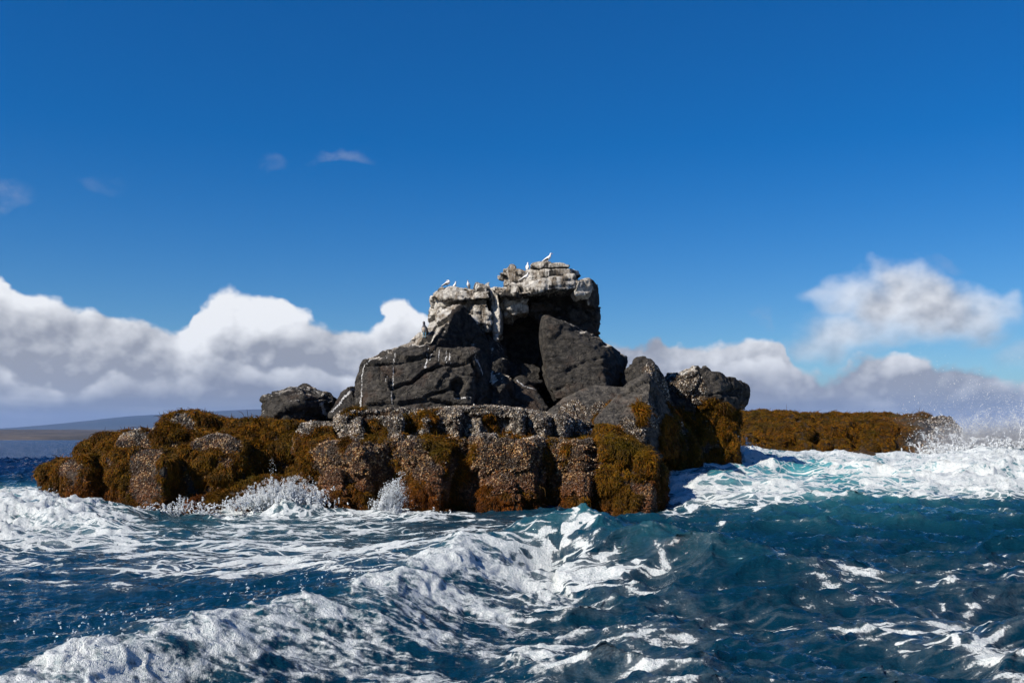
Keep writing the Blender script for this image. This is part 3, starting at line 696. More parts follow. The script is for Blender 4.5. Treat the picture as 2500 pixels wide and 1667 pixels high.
# the reef they sit on: barnacled blocks, stepped ledge
LB = -1.2
cols = [(822, 892), (925, 984), (998, 1056), (1086, 1126), (1236, 1282), (1293, 1342), (1357, 1386), (1135, 1180)]
hl = [H([(820, 1012, 33.7), (998, 1002, 33.6), (1126, 999, 33.5), (1254, 1004, 33.5), (1390, 1016, 33.7), (1440, 1032, 34.2), (1445, 1090, 34), (820, 1090, 33.5)], 37)]
for k, (a, b) in enumerate(cols):
    t = 1002 + 10 * abs((a + b) / 2 - 1100) / 300 + (14 if k == 7 else 0)
    hl.append(H([(a, t + 3, 33.6), (b - 8, t, 33.3), (b, t + 3, 33.7), (a, 1085, 33.2), (b - 8, 1085, 32.2), (b + 2, 1085, 33.2), (b - 10, t + 22, 32.6)], 35.5))
rock('barnacle_ledge', 'upper stepped ledge crusted with grey-white barnacles beneath the dark boulders', hl, voxel=.058, chip=.5, rough=1.0, crack=.05, shell=.72, weed_spots=[(1000, 1030, 33.2, .42), (985, 1060, 33, .35), (905, 1045, 33.4, .38), (890, 1070, 33, .35), (1075, 1062, 33, .3), (1060, 1050, 33, .3),
     (1040, 1025, 33.4, .45), (1195, 1028, 33.4, .3), (940, 1060, 33, .3), (850, 1020, 33.6, .25), (875, 1000, 34, .25), (1300, 1060, 33, .2), (1210, 1050, 33.2, .3)], bdens=1500, wlen=.17, tuss=.08, cat='rock ledge')
BK = dict(voxel=.062, chip=.55, rough=1.0, crack=.08, fringe=.85, shell=.75, bdens=1200, cat='rock block', group='barnacled blocks along the front of the reef', tuss=.08, wlen=.16)
rock('rock_block', 'barnacled brown block at the left of the front reef, right of the big splash',
     [H([(739, 1109, 32.2), (745, 1160, 31.8), (770, 1230, 31.4), (798, 1084, 32.0), (800, 1250, 31.0), (890, 1260, 30.6), (900, 1080, 31.6), (945, 1085, 31.9), (893, 1112, 30.9), (958, 1115, 32.2), (950, 1240, 31.9)], 35, base=LB),
      H([(770, 1160, 31.2), (800, 1140, 31.0), (835, 1150, 30.7), (842, 1255, 30.2), (772, 1255, 30.6)], 33, base=LB), H([(850, 1098, 31.2), (880, 1092, 30.9), (892, 1150, 30.6), (860, 1160, 30.7)], 33)],
     weed_spots=[(745, 1130, 32, .4), (760, 1160, 31.6, .3), (880, 1075, 31.8, .25), (850, 1090, 31.6, .25), (860, 1235, 30.8, .3), (790, 1215, 31.2, .25)], **BK)
rock('rock_block', 'barnacled block behind the narrow water spout, draped with weed at its top right',
     [H([(953, 1105, 32.0), (998, 1070, 32.0), (1115, 1070, 31.9), (1090, 1098, 31.0), (1084, 1255, 30.7), (1000, 1255, 31.0), (975, 1170, 31.3), (1125, 1095, 32.3), (1112, 1240, 32.0)], 35, base=LB),
      H([(1010, 1150, 31.0), (1045, 1130, 30.8), (1075, 1150, 30.5), (1080, 1255, 30.3), (1000, 1255, 30.6)], 33, base=LB), H([(985, 1085, 31.6), (1030, 1078, 31.4), (1050, 1120, 31.0), (990, 1130, 31.2)], 33)],
     weed_spots=[(1060, 1070, 31.6, .5), (1100, 1085, 31.4, .45), (1085, 1110, 31.1, .3), (1085, 1150, 31, .2), (1000, 1170, 31.1, .25), (1030, 1200, 30.9, .45), (1050, 1230, 30.8, .45), (1000, 1210, 31, .3)], **BK)
rock('rock_block', 'pale densely barnacled square block in the middle of the front reef',
     [H([(1152, 1069, 32.0), (1312, 1071, 31.9), (1298, 1088, 31.0), (1303, 1260, 30.6), (1180, 1260, 31.0), (1172, 1120, 31.3), (1338, 1088, 32.3), (1330, 1250, 32.0)], 35, base=LB),
      H([(1185, 1180, 31.0), (1225, 1160, 30.7), (1250, 1180, 30.5), (1262, 1260, 30.2), (1185, 1260, 30.6)], 33, base=LB), H([(1240, 1085, 31.3), (1290, 1083, 31.0), (1296, 1140, 30.7), (1250, 1150, 30.8)], 33), H([(1150, 1072, 32.0), (1180, 1074, 31.6), (1182, 1110, 31.3), (1158, 1112, 31.6)], 33)],
     weed_spots=[(1160, 1110, 31.6, .25), (1195, 1200, 31, .3), (1190, 1235, 31, .3), (1270, 1215, 30.8, .3), (1230, 1205, 30.9, .15), (1270, 1240, 30.8, .25)], **BK)
rock('rock_block', 'narrow barnacled column between the square block and the weedy right end',
     [H([(1342, 1078, 32.2), (1440, 1072, 32.0), (1425, 1110, 31.4), (1462, 1120, 31.9), (1465, 1255, 31.6), (1430, 1255, 31.1), (1375, 1255, 31.4), (1364, 1120, 31.7)], 35, base=LB),
      H([(1372, 1170, 31.4), (1400, 1150, 31.2), (1428, 1175, 30.9), (1432, 1258, 30.6), (1372, 1258, 31)], 33, base=LB)],
     weed_spots=[(1385, 1100, 31.7, .25), (1400, 1230, 31.3, .4), (1440, 1240, 31.2, .4), (1380, 1130, 31.6, .2)], **BK)
WD = dict(weed=.62, tuss=.17, shell=.5, wlen=.115, wdens=2600, bdens=1200, cat='weedy rock', group='weed-covered rocks of the reef')
rock('weedy_rock', 'tall rust and olive weed-draped rock at the right front corner of the reef',
     [H([(1466, 1036, 32.8), (1498, 1042, 32.4), (1557, 1084, 31.6), (1472, 1100, 31.3), (1464, 1255, 31.0), (1588, 1265, 30.5), (1588, 1116, 31.1), (1620, 1150, 32.2), (1627, 1222, 32.1), (1610, 1260, 31.9)], 35.5, base=LB)],
     voxel=.075, shell_spots=[(1590, 1200, 30.8, .25), (1560, 1190, 30.8, .2), (1585, 1235, 30.6, .3)], olive=.25, **WD)
rock('reef_base', 'dark shaded reef rock behind the gaps between the front blocks',
     [H([(760, 1080, 32.3), (1080, 1075, 31.9), (1440, 1080, 32.0), (1590, 1112, 32.9), (1600, 1260, 32.2), (780, 1260, 31.5), (1300, 1260, 31.4)], 38, base=LB)], voxel=.1, chip=.6, shell=.6, weed=.45, bdens=700, wdens=1200, wlen=.14, tuss=.1, cat='rock')
rock('weedy_rock', 'leftmost weed-hung rock of the reef, rising straight from the foam',
     [H([(102, 1152, 31.8), (134, 1129, 32), (181, 1124, 32), (215, 1124, 31.6), (106, 1270, 31.4), (170, 1270, 30.8), (232, 1270, 31.0), (215, 1150, 30.9), (246, 1150, 32.0), (246, 1260, 32)], 34.5, base=LB)],
     voxel=.075, shell_spots=[(165, 1135, 31.4, .3), (190, 1145, 31.3, .2)], **WD)
rock('weedy_rock', 'rock under golden weed mounds on the left shoulder, above the leftmost rock',
     [H([(183, 1120, 32.6), (199, 1087, 32.8), (235, 1064, 33), (282, 1061, 33), (325, 1078, 32.8), (330, 1150, 32), (190, 1150, 32.2)], 35.5)], voxel=.055, **WD)
rock('weedy_rock', 'small barnacled hump between two golden weed mounds on the left skyline',
     [H([(283, 1090, 32.2), (298, 1063, 32.6), (345, 1047, 32.8), (360, 1051, 32.7), (370, 1095, 32.3)], 34.5)], voxel=.062, shell=.8, bdens=1800, cat='weedy rock', group='weed-covered rocks of the reef', weed_spots=[(358, 1050, 32.7, .12), (375, 1060, 32.6, .2)])
rock('weedy_rock', 'square-faced rock with purple-brown barnacled front and black right side',
     [H([(245, 1132, 32.2), (262, 1114, 31.5), (320, 1103, 31.4), (390, 1105, 30.9), (402, 1122, 30.5), (396, 1285, 30.0), (300, 1285, 30.5), (262, 1240, 31.2), (438, 1125, 32.6), (438, 1270, 32.4)], 35, base=LB)],
     voxel=.075, shell_spots=[(350, 1130, 30.8, .45), (345, 1165, 30.6, .45), (355, 1195, 30.4, .4), (370, 1115, 30.8, .3)], **WD)
rock('weedy_rock', 'highest weed-capped hump of the left reef, dark barnacles on its crown',
     [H([(366, 1060, 32.6), (380, 1038, 32.8), (404, 1014, 33.2), (464, 1012, 33.2), (520, 1028, 33.4), (528, 1065, 33), (505, 1130, 32.2), (390, 1130, 32)], 36)],
     voxel=.075, shell_spots=[(440, 1018, 33, .28), (425, 1080, 32.3, .2), (455, 1030, 32.9, .2), (372, 1045, 32.8, .15)], **WD)
rock('weedy_rock', 'weedy rock topped by a dome of pale barnacles, middle of the left reef',
     [H([(437, 1125, 31.6), (445, 1098, 31.8), (475, 1076, 32), (530, 1060, 32.3), (583, 1077, 32.2), (630, 1112, 32.6), (635, 1225, 32.4), (520, 1240, 30.9), (440, 1250, 31), (560, 1130, 31.3)], 35.5, base=LB)],
     voxel=.075, shell_spots=[(500, 1072, 32, .35), (535, 1070, 32, .38), (560, 1085, 31.9, .3)], **WD)
rock('weedy_rock', 'long rock ridge under rounded brown weed mounds in front of the isolated black boulder',
     [H([(514, 1033, 33.6), (560, 1028, 33.8), (640, 1033, 33.8), (723, 1043, 33.8), (738, 1090, 33.2), (732, 1240, 32.8), (620, 1200, 32.6), (540, 1090, 32.8)], 37, base=LB)], voxel=.055, tuss=.2, **{k: v for k, v in WD.items() if k != 'tuss'})
rock('weedy_rock', 'low sloping weed apron at the water, left of the big splash',
     [H([(420, 1250, 30.4), (540, 1209, 30.8), (630, 1170, 31.6), (720, 1170, 31.8), (740, 1240, 31.2), (600, 1275, 29.9), (430, 1295, 29.7)], 34.5, base=LB)], voxel=.08, **WD)
rock('weedy_rock', 'rounded rock thick with cream barnacles right of the black boulder',
     [H([(715, 1066, 33.2), (735, 1033, 33.4), (770, 1028, 33.4), (803, 1040, 33.4), (808, 1110, 32.6), (715, 1110, 32.6)], 36.5)], voxel=.062, shell=.85, bdens=2200,
     weed_spots=[(720, 1062, 33, .2), (790, 1065, 33, .4), (740, 1090, 32.7, .4), (775, 1085, 32.8, .4), (800, 1095, 32.6, .4)], wlen=.2, cat='weedy rock', group='weed-covered rocks of the reef', tuss=.1)
rock('weedy_rock', 'dark olive weed-covered rock below the pointed grey rock, foam at its foot',
     [H([(1569, 1030, 36.8), (1608, 995, 37.2), (1646, 1012, 37), (1666, 1030, 36.8), (1690, 1069, 36.6), (1706, 1096, 36.7), (1705, 1150, 36.4), (1617, 1160, 35.6), (1580, 1120, 35.8)], 39.5, base=.2)], voxel=.08, olive=.35, **WD)
rock('weedy_rock', 'smooth brown weed slope beneath the overhanging boulder at the right',
     [H([(1655, 1030, 39.6), (1706, 1001, 40), (1745, 1001, 39.8), (1792, 1036, 40), (1804, 1058, 40), (1796, 1110, 39.4), (1700, 1110, 38.6)], 43, base=.2)], voxel=.085, tuss=.09, **{k: v for k, v in WD.items() if k != 'tuss'})
# the low shelf running off to the right
rs = np.random.default_rng(5); hs = []
xs = np.linspace(1795, 2235, 9)
for k in range(8):
    x0, x1 = xs[k] - 14, xs[k + 1] + 14; tp = 1023 - [1, 13, 10, 2, 9, 4, 7, 0][k]; yb = [62, 61, 59, 61.5, 60, 61, 60.5, 60.5][k]; lo = [1088, 1100, 1108, 1100, 1094, 1096, 1100, 1104][k]
    hs.append(H([(x0, tp + 6, yb + 8), ((x0 + x1) / 2, tp, yb + 9), (x1, tp + 5, yb + 8), (x0 + 8, tp + 34, yb + 1.6), (x1 - 8, tp + 30, yb + 2.0), (x0, lo, yb), (x1, lo, yb + .3)], 80, .98, base=.4))
hs += [H([(2190, 1020, 68), (2260, 1019, 66), (2322, 1022, 65), (2350, 1052, 64.5), (2330, 1088, 62), (2262, 1125, 60.5), (2205, 1110, 61), (2240, 1050, 62)], 78, .97, base=.4),
       H([(1835, 1066, 58.5), (1950, 1070, 58.5), (1985, 1118, 56.5), (1890, 1118, 56), (1830, 1100, 57)], 64, .95, base=.4)]
rock('weedy_shelf', 'long low shelf of brown weed running right to the breaking spray', hs,
     voxel=.14, rough=2.2, chip=.6, weed=.66, tuss=.42, wdens=800, wlen=.13, shell=.3, shell_spots=[(2310, 1050, 62.5, 1.5), (2280, 1095, 61, 1.3), (2320, 1030, 64, 1.2)], bdens=110, bsize=2.0, olive=.08, cat='weedy rock')
for lab, pts in (('largest of the small dark wet stones awash in front of the shelf', [(2101, 1118, 52), (2104, 1103, 52.2), (2118, 1106, 52.2), (2137, 1111, 52), (2135, 1122, 51.8)]),
                 ('small dark stone awash near the spray end of the shelf', [(2175, 1114, 55), (2180, 1101, 55.2), (2196, 1104, 55), (2198, 1116, 54.8)]),
                 ('low flat dark stone awash left of the largest surf stone', [(2043, 1118, 52), (2055, 1106, 52.2), (2080, 1107, 52.2), (2088, 1118, 52)])):
    rock('surf_stone', lab, [H(pts, 53.6 if pts[0][2] < 54 else 56.6, .8, base=.2)], voxel=.085, chip=.3, weed=.5, wdens=0, group='stones awash in the surf')

# ------------------------------------------------------------------ the sea
def ocean_tile(n, L, seed, wdir, lmin, lmax, spread=2, pw=3.2):
    r = np.random.default_rng(seed)
    k = 2 * np.pi * np.fft.fftfreq(n, L / n); kx, ky = np.meshgrid(k, k, indexing='ij')
    kk = np.hypot(kx, ky); kk[0, 0] = 1e-9
    al = np.abs((kx * wdir[0] + ky * wdir[1]) / kk) ** spread * 0.9 + 0.1
    lam = 2 * np.pi / kk
    S = kk ** (-pw) * al * np.exp(-(lmin / lam) ** 2) * np.exp(-(lam / lmax) ** 2)
    h = (r.normal(size=(n, n)) + 1j * r.normal(size=(n, n))) * np.sqrt(S); h[0, 0] = 0
    H0 = np.fft.ifft2(h).real; s = H0.std()
    Dx = np.fft.ifft2(1j * kx / kk * h).real; Dy = np.fft.ifft2(1j * ky / kk * h).real
    return [(a / s).astype(np.float32) for a in (H0, Dx, Dy)], L
def tile_at(tile, X, Y, rot=0.0):
    arrs, L = tile; n = arrs[0].shape[0]
    c, s = math.cos(rot), math.sin(rot)
    u = (X * c + Y * s) / L * n; v = (-X * s + Y * c) / L * n
    iu = np.floor(u).astype(np.int64); iv = np.floor(v).astype(np.int64)
    fu = (u - iu).astype(np.float32); fv = (v - iv).astype(np.float32); iu %= n; iv %= n; iu1 = (iu + 1) % n; iv1 = (iv + 1) % n
    o = [a[iu, iv] * (1 - fu) * (1 - fv) + a[iu1, iv] * fu * (1 - fv) + a[iu, iv1] * (1 - fu) * fv + a[iu1, iv1] * fu * fv for a in arrs]
    return o[0], o[1] * c - o[2] * s, o[1] * s + o[2] * c
def poly_dist(X, Y, pts):
    """signed distance to a polyline (positive on its right-hand side), and the parameter along it 0..1"""
    best = np.full(X.shape, 1e9); sg = np.zeros(X.shape); tt = np.zeros(X.shape)
    L = [math.dist(a, b) for a, b in zip(pts[:-1], pts[1:])]; tot = sum(L); acc = 0
    for (a, b), l in zip(zip(pts[:-1], pts[1:]), L):
        dx, dy = b[0] - a[0], b[1] - a[1]
        t = np.clip(((X - a[0]) * dx + (Y - a[1]) * dy) / (l * l), 0, 1)
        qx = X - a[0] - t * dx; qy = Y - a[1] - t * dy; d = np.hypot(qx, qy)
        s = np.sign((X - a[0]) * dy - (Y - a[1]) * dx)
        m = d < best; best = np.where(m, d, best); sg = np.where(m, s, sg); tt = np.where(m, (acc + t) / len(L), tt); acc += 1
    return best * sg, tt
def S(px, py, z=0.0):
    Y = (CAMH - z) * F / (py - HZ); return ((px - 1250) / F * Y, Y)
def smooth_poly(pts, n=60):
    p = np.array(pts, float); t = np.linspace(0, len(p) - 1, n); i = np.clip(t.astype(int), 0, len(p) - 2); f = t - i
    a = p[np.clip(i - 1, 0, len(p) - 1)]; b = p[i]; c = p[i + 1]; d = p[np.clip(i + 2, 0, len(p) - 1)]; f = f[:, None]
    q = 0.5 * (2 * b + (c - a) * f + (2 * a - 5 * b + 4 * c - d) * f ** 2 + (3 * b - a - 3 * c + d) * f ** 3)
    return [tuple(v) for v in q]

def sea_material():
    m = new_mat('sea_water')
    p = pos(); foam = attr('foam'); white = attr('white'); aer_glow = attr('aer_glow'); far = attr('far')
    # foam lace drawn out by the drift
    pw = vadd(p, vmul(noise(p, 0.55, 2, 0.45, col=True), (1.9, 1.9, 0.0)))
    px = vmul(pw, (0.40, 1.0, 0.6))
    v1 = voro(px, 1.1, 'DISTANCE_TO_EDGE'); v2 = voro(px, 3.4, 'DISTANCE_TO_EDGE')
    nb = noise(vmul(p, (0.40, 1.0, .6)), 1.3, 4, 0.55); nf = noise(vmul(p, (.5, 1, .7)), 6.0, 4, 0.6); ng = noise(p, 30.0, 4, 0.65)
    lace = mth('MAXIMUM', sstep(v1, 0.11, 0.0), sstep(v2, 0.13, 0.0) * 0.8)
    fld = nb * 0.46 + nf * 0.38 + ng * 0.13 + lace * sstep(foam, 0.08, 0.4) * 0.26
    thr = sstep(foam, 0.0, 1.0, 0.695, 0.36, 'LINEAR')
    f = sstep(fld, thr, thr + 0.06) * sstep(foam, 0.0, 0.03)
    film = sstep(fld, thr - 0.16, thr + 0.05) * sstep(foam, 0.10, 0.6) * 0.26
    # broken white water: torn, bubbly, never quite solid
    nw = noise(p, 2.6, 6, 0.68); nw2 = noise(vadd(p, (4, 2, 7)), 11.0, 5, 0.7)
    wm = sstep(white + (nw - 0.5) * 1.9 + (nw2 - 0.5) * 0.9 + (lace - 0.25) * 0.30, 0.44, 0.92)
    F_ = mth('MAXIMUM', mth('MAXIMUM', f, wm), film)
    deep = mixc(noise(p, 0.12, 3, 0.5), (0.0010, 0.0160, 0.034), (0.0014, 0.0240, 0.040))
    deep = mixc(far, deep, (0.002, 0.014, 0.052))
    col = mixc(sstep(aer_glow, 0.0, 1.0) * 0.9, deep, (0.05, 0.25, 0.29))
    grain = sstep(ng * 0.5 + nw2 * 0.5, 0.36, 0.60)
    fc = mixc(grain, (0.46, 0.52, 0.52), (0.72, 0.74, 0.73))
    col = mixc(F_, col, fc)
    rip = noise(vmul(p, (.6, 1.4, 1)), 3.6, 5, 0.6) * 0.9 + noise(vmul(p, (.6, 1.5, 1)), 13.0, 4, 0.6) * 0.45
    rip = rip + noise(vmul(p, (.7, 1.4, 1)), 0.5, 4, .6) * far * 4.0
    h = rip * (1.0 - F_) + F_ * (nw2 * 0.55 + ng * 0.40 + noise(p, 80, 2, .6) * .25 + 0.12)
    rr = sstep(far, 0, 1, 0.05, 0.25) + F_ * 0.5
    finish(m, col, rr, h, 0.9, 0.10, spec=0.5, IOR=1.33)
    # beyond the reach of the mesh the unresolved chop still tilts the surface
    bn = [n for n in E.nt.nodes if n.bl_idname == 'ShaderNodeBump'][0]
    jit = noise(vmul(p, (.6, 1.5, 1)), 1.7, 3, .7, col=True)
    js = node('ShaderNodeVectorMath', operation='SUBTRACT'); setin(js.inputs[0], jit); js.inputs[1].default_value = (.5, .5, .5)
    fs = node('ShaderNodeVectorMath', operation='SCALE'); E.nt.links.new(js.outputs[0], fs.inputs[0]); setin(fs.inputs['Scale'], far * 2.2)
    gn = node('ShaderNodeNewGeometry')
    sm2 = vadd(E(gn.outputs['Normal']), vmul(E(fs.outputs[0]), (1, 1, .15)))
    nm = node('ShaderNodeVectorMath', operation='NORMALIZE'); setin(nm.inputs[0], sm2)
    E.nt.links.new(nm.outputs[0], bn.inputs['Normal'])
    return m
M_SEA = sea_material()

def build_sea():
    nc, nr = 900, 720
    th = np.concatenate([np.linspace(R(-80), R(-34), 24)[:-1], np.linspace(R(-34), R(34), nc - 46), np.linspace(R(34), R(80), 24)[1:]])
    rr = np.concatenate([np.geomspace(5.0, 120, nr - 70)[:-1], np.geomspace(120, 34000, 71)])
    TH, RR = np.meshgrid(th, rr)
    X = (RR * np.sin(TH)).ravel(); Y = (RR * np.cos(TH)).ravel(); r = RR.ravel()
    XY0 = np.stack([X, Y, np.zeros_like(X)], 1)
    # --- large swell, from soundings of the water line round the rocks
    cp = [(1620, 1256, 31), (1500, 1256, 30.5), (1200, 1252, 30.5), (900, 1252, 30.3), (600, 1262, 29.5), (300, 1262, 30), (110, 1240, 31), (20, 1215, 34), (-200, 1190, 45), (100, 1150, 70),
          (1655, 1150, 36), (1690, 1132, 38), (1760, 1108, 44), (1850, 1103, 52), (1980, 1112, 54), (2100, 1114, 58), (2240, 1112, 60), (2400, 1112, 60), (2600, 1115, 60),
          (1700, 1190, 33), (1900, 1145, 42), (2100, 1150, 42), (2350, 1150, 44), (1800, 1230, 29), (2100, 1220, 30), (2400, 1210, 32), (1700, 1300, 24), (2100, 1290, 24), (2450, 1280, 25),
          (2200, 1400, 16.5), (1700, 1420, 15.5), (1300, 1560, 11.5), (2300, 1600, 10.5), (700, 1330, 22), (250, 1350, 20), (100, 1420, 16), (700, 1640, 9.6), (2000, 1500, 13)]
    C = np.array([P(*c) for c in cp]); w = np.zeros(len(X)); zs = np.zeros(len(X))
    for c in C:
        ww = 1.0 / (((X - c[0]) ** 2 + (Y - c[1]) ** 2) + 1.2 + 0.0006 * c[1] ** 2) ** 1.6
        w += ww; zs += ww * c[2]
    base_w = 1.0 / (8.0 ** 3.2)
    Z = zs / (w + base_w * 0.35 + (r / 150.0) ** 4 * 1e-4)
    # --- chop
    T1 = ocean_tile(512, 41.0, 3, (0.22, 0.97), 0.45, 7.0, 2.5, 2.9); T2 = ocean_tile(512, 13.0, 8, (-0.1, 0.99), 0.11, 1.5, 3.0, 2.3); T3 = ocean_tile(256, 120.0, 5, (0.2, .98), 3.0, 26.0, 2)
    h1, x1, y1 = tile_at(T1, X, Y, 0.12); h2, x2, y2 = tile_at(T2, X, Y, -0.1); h3, x3, y3 = tile_at(T3, X, Y, 0.1)
    sheltered = sm(np.hypot(X + 2, (Y - 33)), 16, 9) * 0.4
    ug = 1250 + F * X / Y
    calm = 1 - .62 * sm(ug, 1500, 1100) * sm(r, 34, 26)
    a1 = (0.120 - 0.05 * sheltered) * calm * (1 + 0.5 * sm(r, 40, 120)); a2 = 0.020 * (.35 + .65 * calm) * np.exp(-(r / 75.0) ** 2); a3 = 0.12 * sm(r, 35, 90)
    DX = .88 * a1 * x1 + .7 * a2 * x2 + a3 * x3; DY = .88 * a1 * y1 + .7 * a2 * y2 + a3 * y3
    Z = Z + a1 * h1 + a2 * h2 + a3 * h3
    # --- the breaking wave that runs slantwise across the foreground
    crest = smooth_poly([(-8.5, 4.2), S(-60, 1618, .42), S(150, 1556, .42), S(400, 1503, .45), S(640, 1446, .5), S(880, 1392, .52), S(1090, 1312, .55), S(1230, 1288, .55), S(1420, 1258, .75), S(1600, 1292, .6), S(1780, 1338, .4), S(2050, 1372, .25), S(2300, 1400, .1)])
    wob = fbm(XY0, 0.55, 3, 4)
    d, t = poly_dist(X + wob * 0.5, Y + fbm(XY0, 0.55, 3, 9) * 0.5, crest)
    t = t * 12.0
    amp = np.interp(t, [0, 3, 5, 6, 7, 8, 9, 10, 11, 12], [.34, .38, .42, .46, .55, .85, .60, .36, .15, .0])
    wf = np.interp(t, [0, 4, 6, 8, 9, 12], [.7, .8, .9, 1.3, 1.6, 2.2])
    prof = np.where(d > 0, np.exp(-(d / wf) ** 2), np.exp(-(np.abs(d) / 1.9) ** 1.5))
    trough = -0.42 * np.exp(-((d - 2.6 * wf) / (1.5 * wf)) ** 2)
    Z = Z + amp * prof + amp * trough
    spill = sm(t, 6.9, 6.1)            # where it has broken
    wid = np.interp(t, [0, 2, 4, 5, 6, 6.8], [2.5, 2.8, 3.0, 2.8, 1.8, .6]) * (1 + wob * .8)
    q3 = np.stack([X, Y * .75, np.zeros_like(X)], 1)
    n1 = fbm(q3, 0.32, 4, 2); n2 = fbm(q3, 1.1, 4, 6)
    dn = d / np.maximum(wid, .2)
    band = sm(d, -0.30, 0.05) * np.interp(dn, [0, .35, .7, 1.0, 1.25], [.74, .56, .45, .37, 0])
    band = band * (1 + .16 * sm(t, 3.0, 4.5))
    white = np.clip(band + n2 * .60 * (band > .02) + n1 * .45 * (band > .02), 0, 1) * spill
    tip = np.exp(-((d - 0.03) / 0.15) ** 2) * sm(t, 6.0, 6.6) * sm(t, 9.2, 8.2) * .75      # feathering lip
    white = np.maximum(white, tip * sm(fbm(XY0, 2.5, 3, 3), -.25, .35))
    u = 1250 + F * X / Y; v = HZ + F * (CAMH - Z) / Y
    def pat(u0, v0, ru, rv, k=1.0): return k * np.exp(-(np.abs((u - u0) / ru) ** 2.4 + np.abs((v - v0) / rv) ** 2.4))
    # thick foam boiling at the foot of the rocks
    th_ = pat(120, 1270, 230, 55) + pat(640, 1230, 150, 34) + pat(730, 1205, 80, 40, .8) + pat(520, 1245, 140, 16, .8) + pat(900, 1253, 130, 12, .7) + pat(1040, 1260, 110, 14, .8)
    th_ += pat(1760, 1108, 120, 32, 1.1) + pat(1960, 1122, 190, 24, .68) + pat(2200, 1134, 200, 28, .72) + pat(2430, 1148, 220, 56, .95) + pat(2100, 1102, 180, 14, .75) + pat(1660, 1205, 50, 55, .9) + pat(1640, 1150, 60, 30, .8)
    th_ += pat(1420, 1262, 80, 14, .45) + pat(40, 1205, 110, 18, .6) + pat(2330, 1185, 200, 22, .5) + pat(-250, 1240, 260, 60, .8) + pat(2750, 1150, 260, 50, .9)
    thick = np.clip((th_ - .18) * (.95 + 0.7 * n2 + .5 * n1), 0, 1.0)
    mound = pat(120, 1262, 190, 42, .50) + pat(-150, 1262, 190, 42, .3) + pat(660, 1228, 90, 30, .22) + pat(705, 1230, 75, 20, .55) + pat(1760, 1105, 110, 20, .22) + pat(2440, 1130, 140, 40, .45) + pat(1960, 1120, 150, 18, .10)
    Z = Z + mound * (1 + 0.7 * n2)
    white = np.maximum(white, thick)
    # churned relief of the white water
    g = np.clip(1 - np.abs(fbm(q3, 1.5, 2, 12)) * 2.2, -.4, 1) * 0.045 + np.clip(1 - np.abs(fbm(q3, 3.6, 3, 15)) * 2.4, -.5, 1) * 0.045 + np.clip(fbm(q3, 8.0, 3, 18), -.5, 1) * 0.04
    sc_ = np.clip(white, 0, 1) * np.where(ug > 1500, .75, np.where(r < 22, 1.0, 1.3)) * np.exp(-(r / 110) ** 2)
    Z = Z + g * sc_
    DX += fbm(q3, 2.6, 2, 21) * 0.10 * sc_; DY += fbm(q3, 2.6, 2, 24) * 0.10 * sc_ - 0.10 * sc_ * (d > 0) * spill
    # lace and streaks
    fo = .265 * pat(420, 1345, 700, 75) + .12 * pat(1000, 1272, 420, 34) + +.06 * pat(150, 1480, 330, 100) + .40 * pat(1790, 1195, 170, 50) + .42 * pat(2150, 1178, 420, 36) + .10 * pat(1950, 1240, 700, 50) + .08 * pat(1280, 1360, 200, 90)
    fo += .15 * pat(60, 1215, 160, 40) + .07 * pat(2330, 1570, 260, 120) + .05 * pat(1650, 1600, 420, 130) + .16 * pat(2450, 1205, 200, 40)
    fo += 0.105 * sm(v, 1215, 1300) + .30 * np.clip(thick, 0, 1) ** .5 + 0.10 * np.clip(sm(d, -1.2, 0) * sm(d, 4.0, 1.5) * spill, 0, 1)
    stk = fbm(np.stack([t * 3.2 + d * .5, d * .55, np.zeros_like(X)], 1), 1.0, 4, 31)
    fo += .30 * sm(stk, .02, .34) * sm(t, 5.8, 6.6) * sm(t, 10.2, 8.6) * sm(d, -.4, .1) * sm(d, 3.6, 1.6)
    fo += .105 * sm(v, 1275, 1400) * sm(u, 1050, 1350)
    fo += 0.06 * sm(h1, .9, 1.8) * (r < 120)
    fo = np.clip(fo * (0.95 + 0.6 * n1) + .06 * n2 * (fo > .08), 0, .8) * sm(r, 140, 80)
    far = sm(r, 34, 75) * np.where(u < 900, 1, 0.35)
    aer_glow = np.clip(.85 * np.exp(-(np.abs((u - 2050) / 520) ** 2 + np.abs((v - 1150) / 52) ** 2)) + .55 * pat(60, 1225, 200, 45) + .22 * pat(450, 1300, 650, 70) + .20 * pat(2100, 1235, 650, 60) + .05 * pat(1700, 1400, 1200, 140)
                  + .28 * amp * np.exp(-((d - .3) / .6) ** 2) * sm(t, .45, .55) + .12 * np.clip(white, 0, 1), 0, 1) * (1 + .4 * n1)  # crest term paints light glowing through thin water; the rest is aeration
    co = np.stack([X + DX, Y + DY, Z], 1)
    i = np.arange(nr * nc).reshape(len(rr), len(th))
    q = np.stack([i[:-1, :-1], i[:-1, 1:], i[1:, 1:], i[1:, :-1]], -1).reshape(-1, 4)
    o = mesh_np('sea', co, q, M_SEA, None, dict(foam=fo, white=np.clip(white, 0, 1), aer_glow=aer_glow, far=far))
    tag(o, 'choppy blue-green sea with white foam round the islet', kind='structure')
    return co.reshape(len(rr), len(th), 3), th, rr
SEA = build_sea()

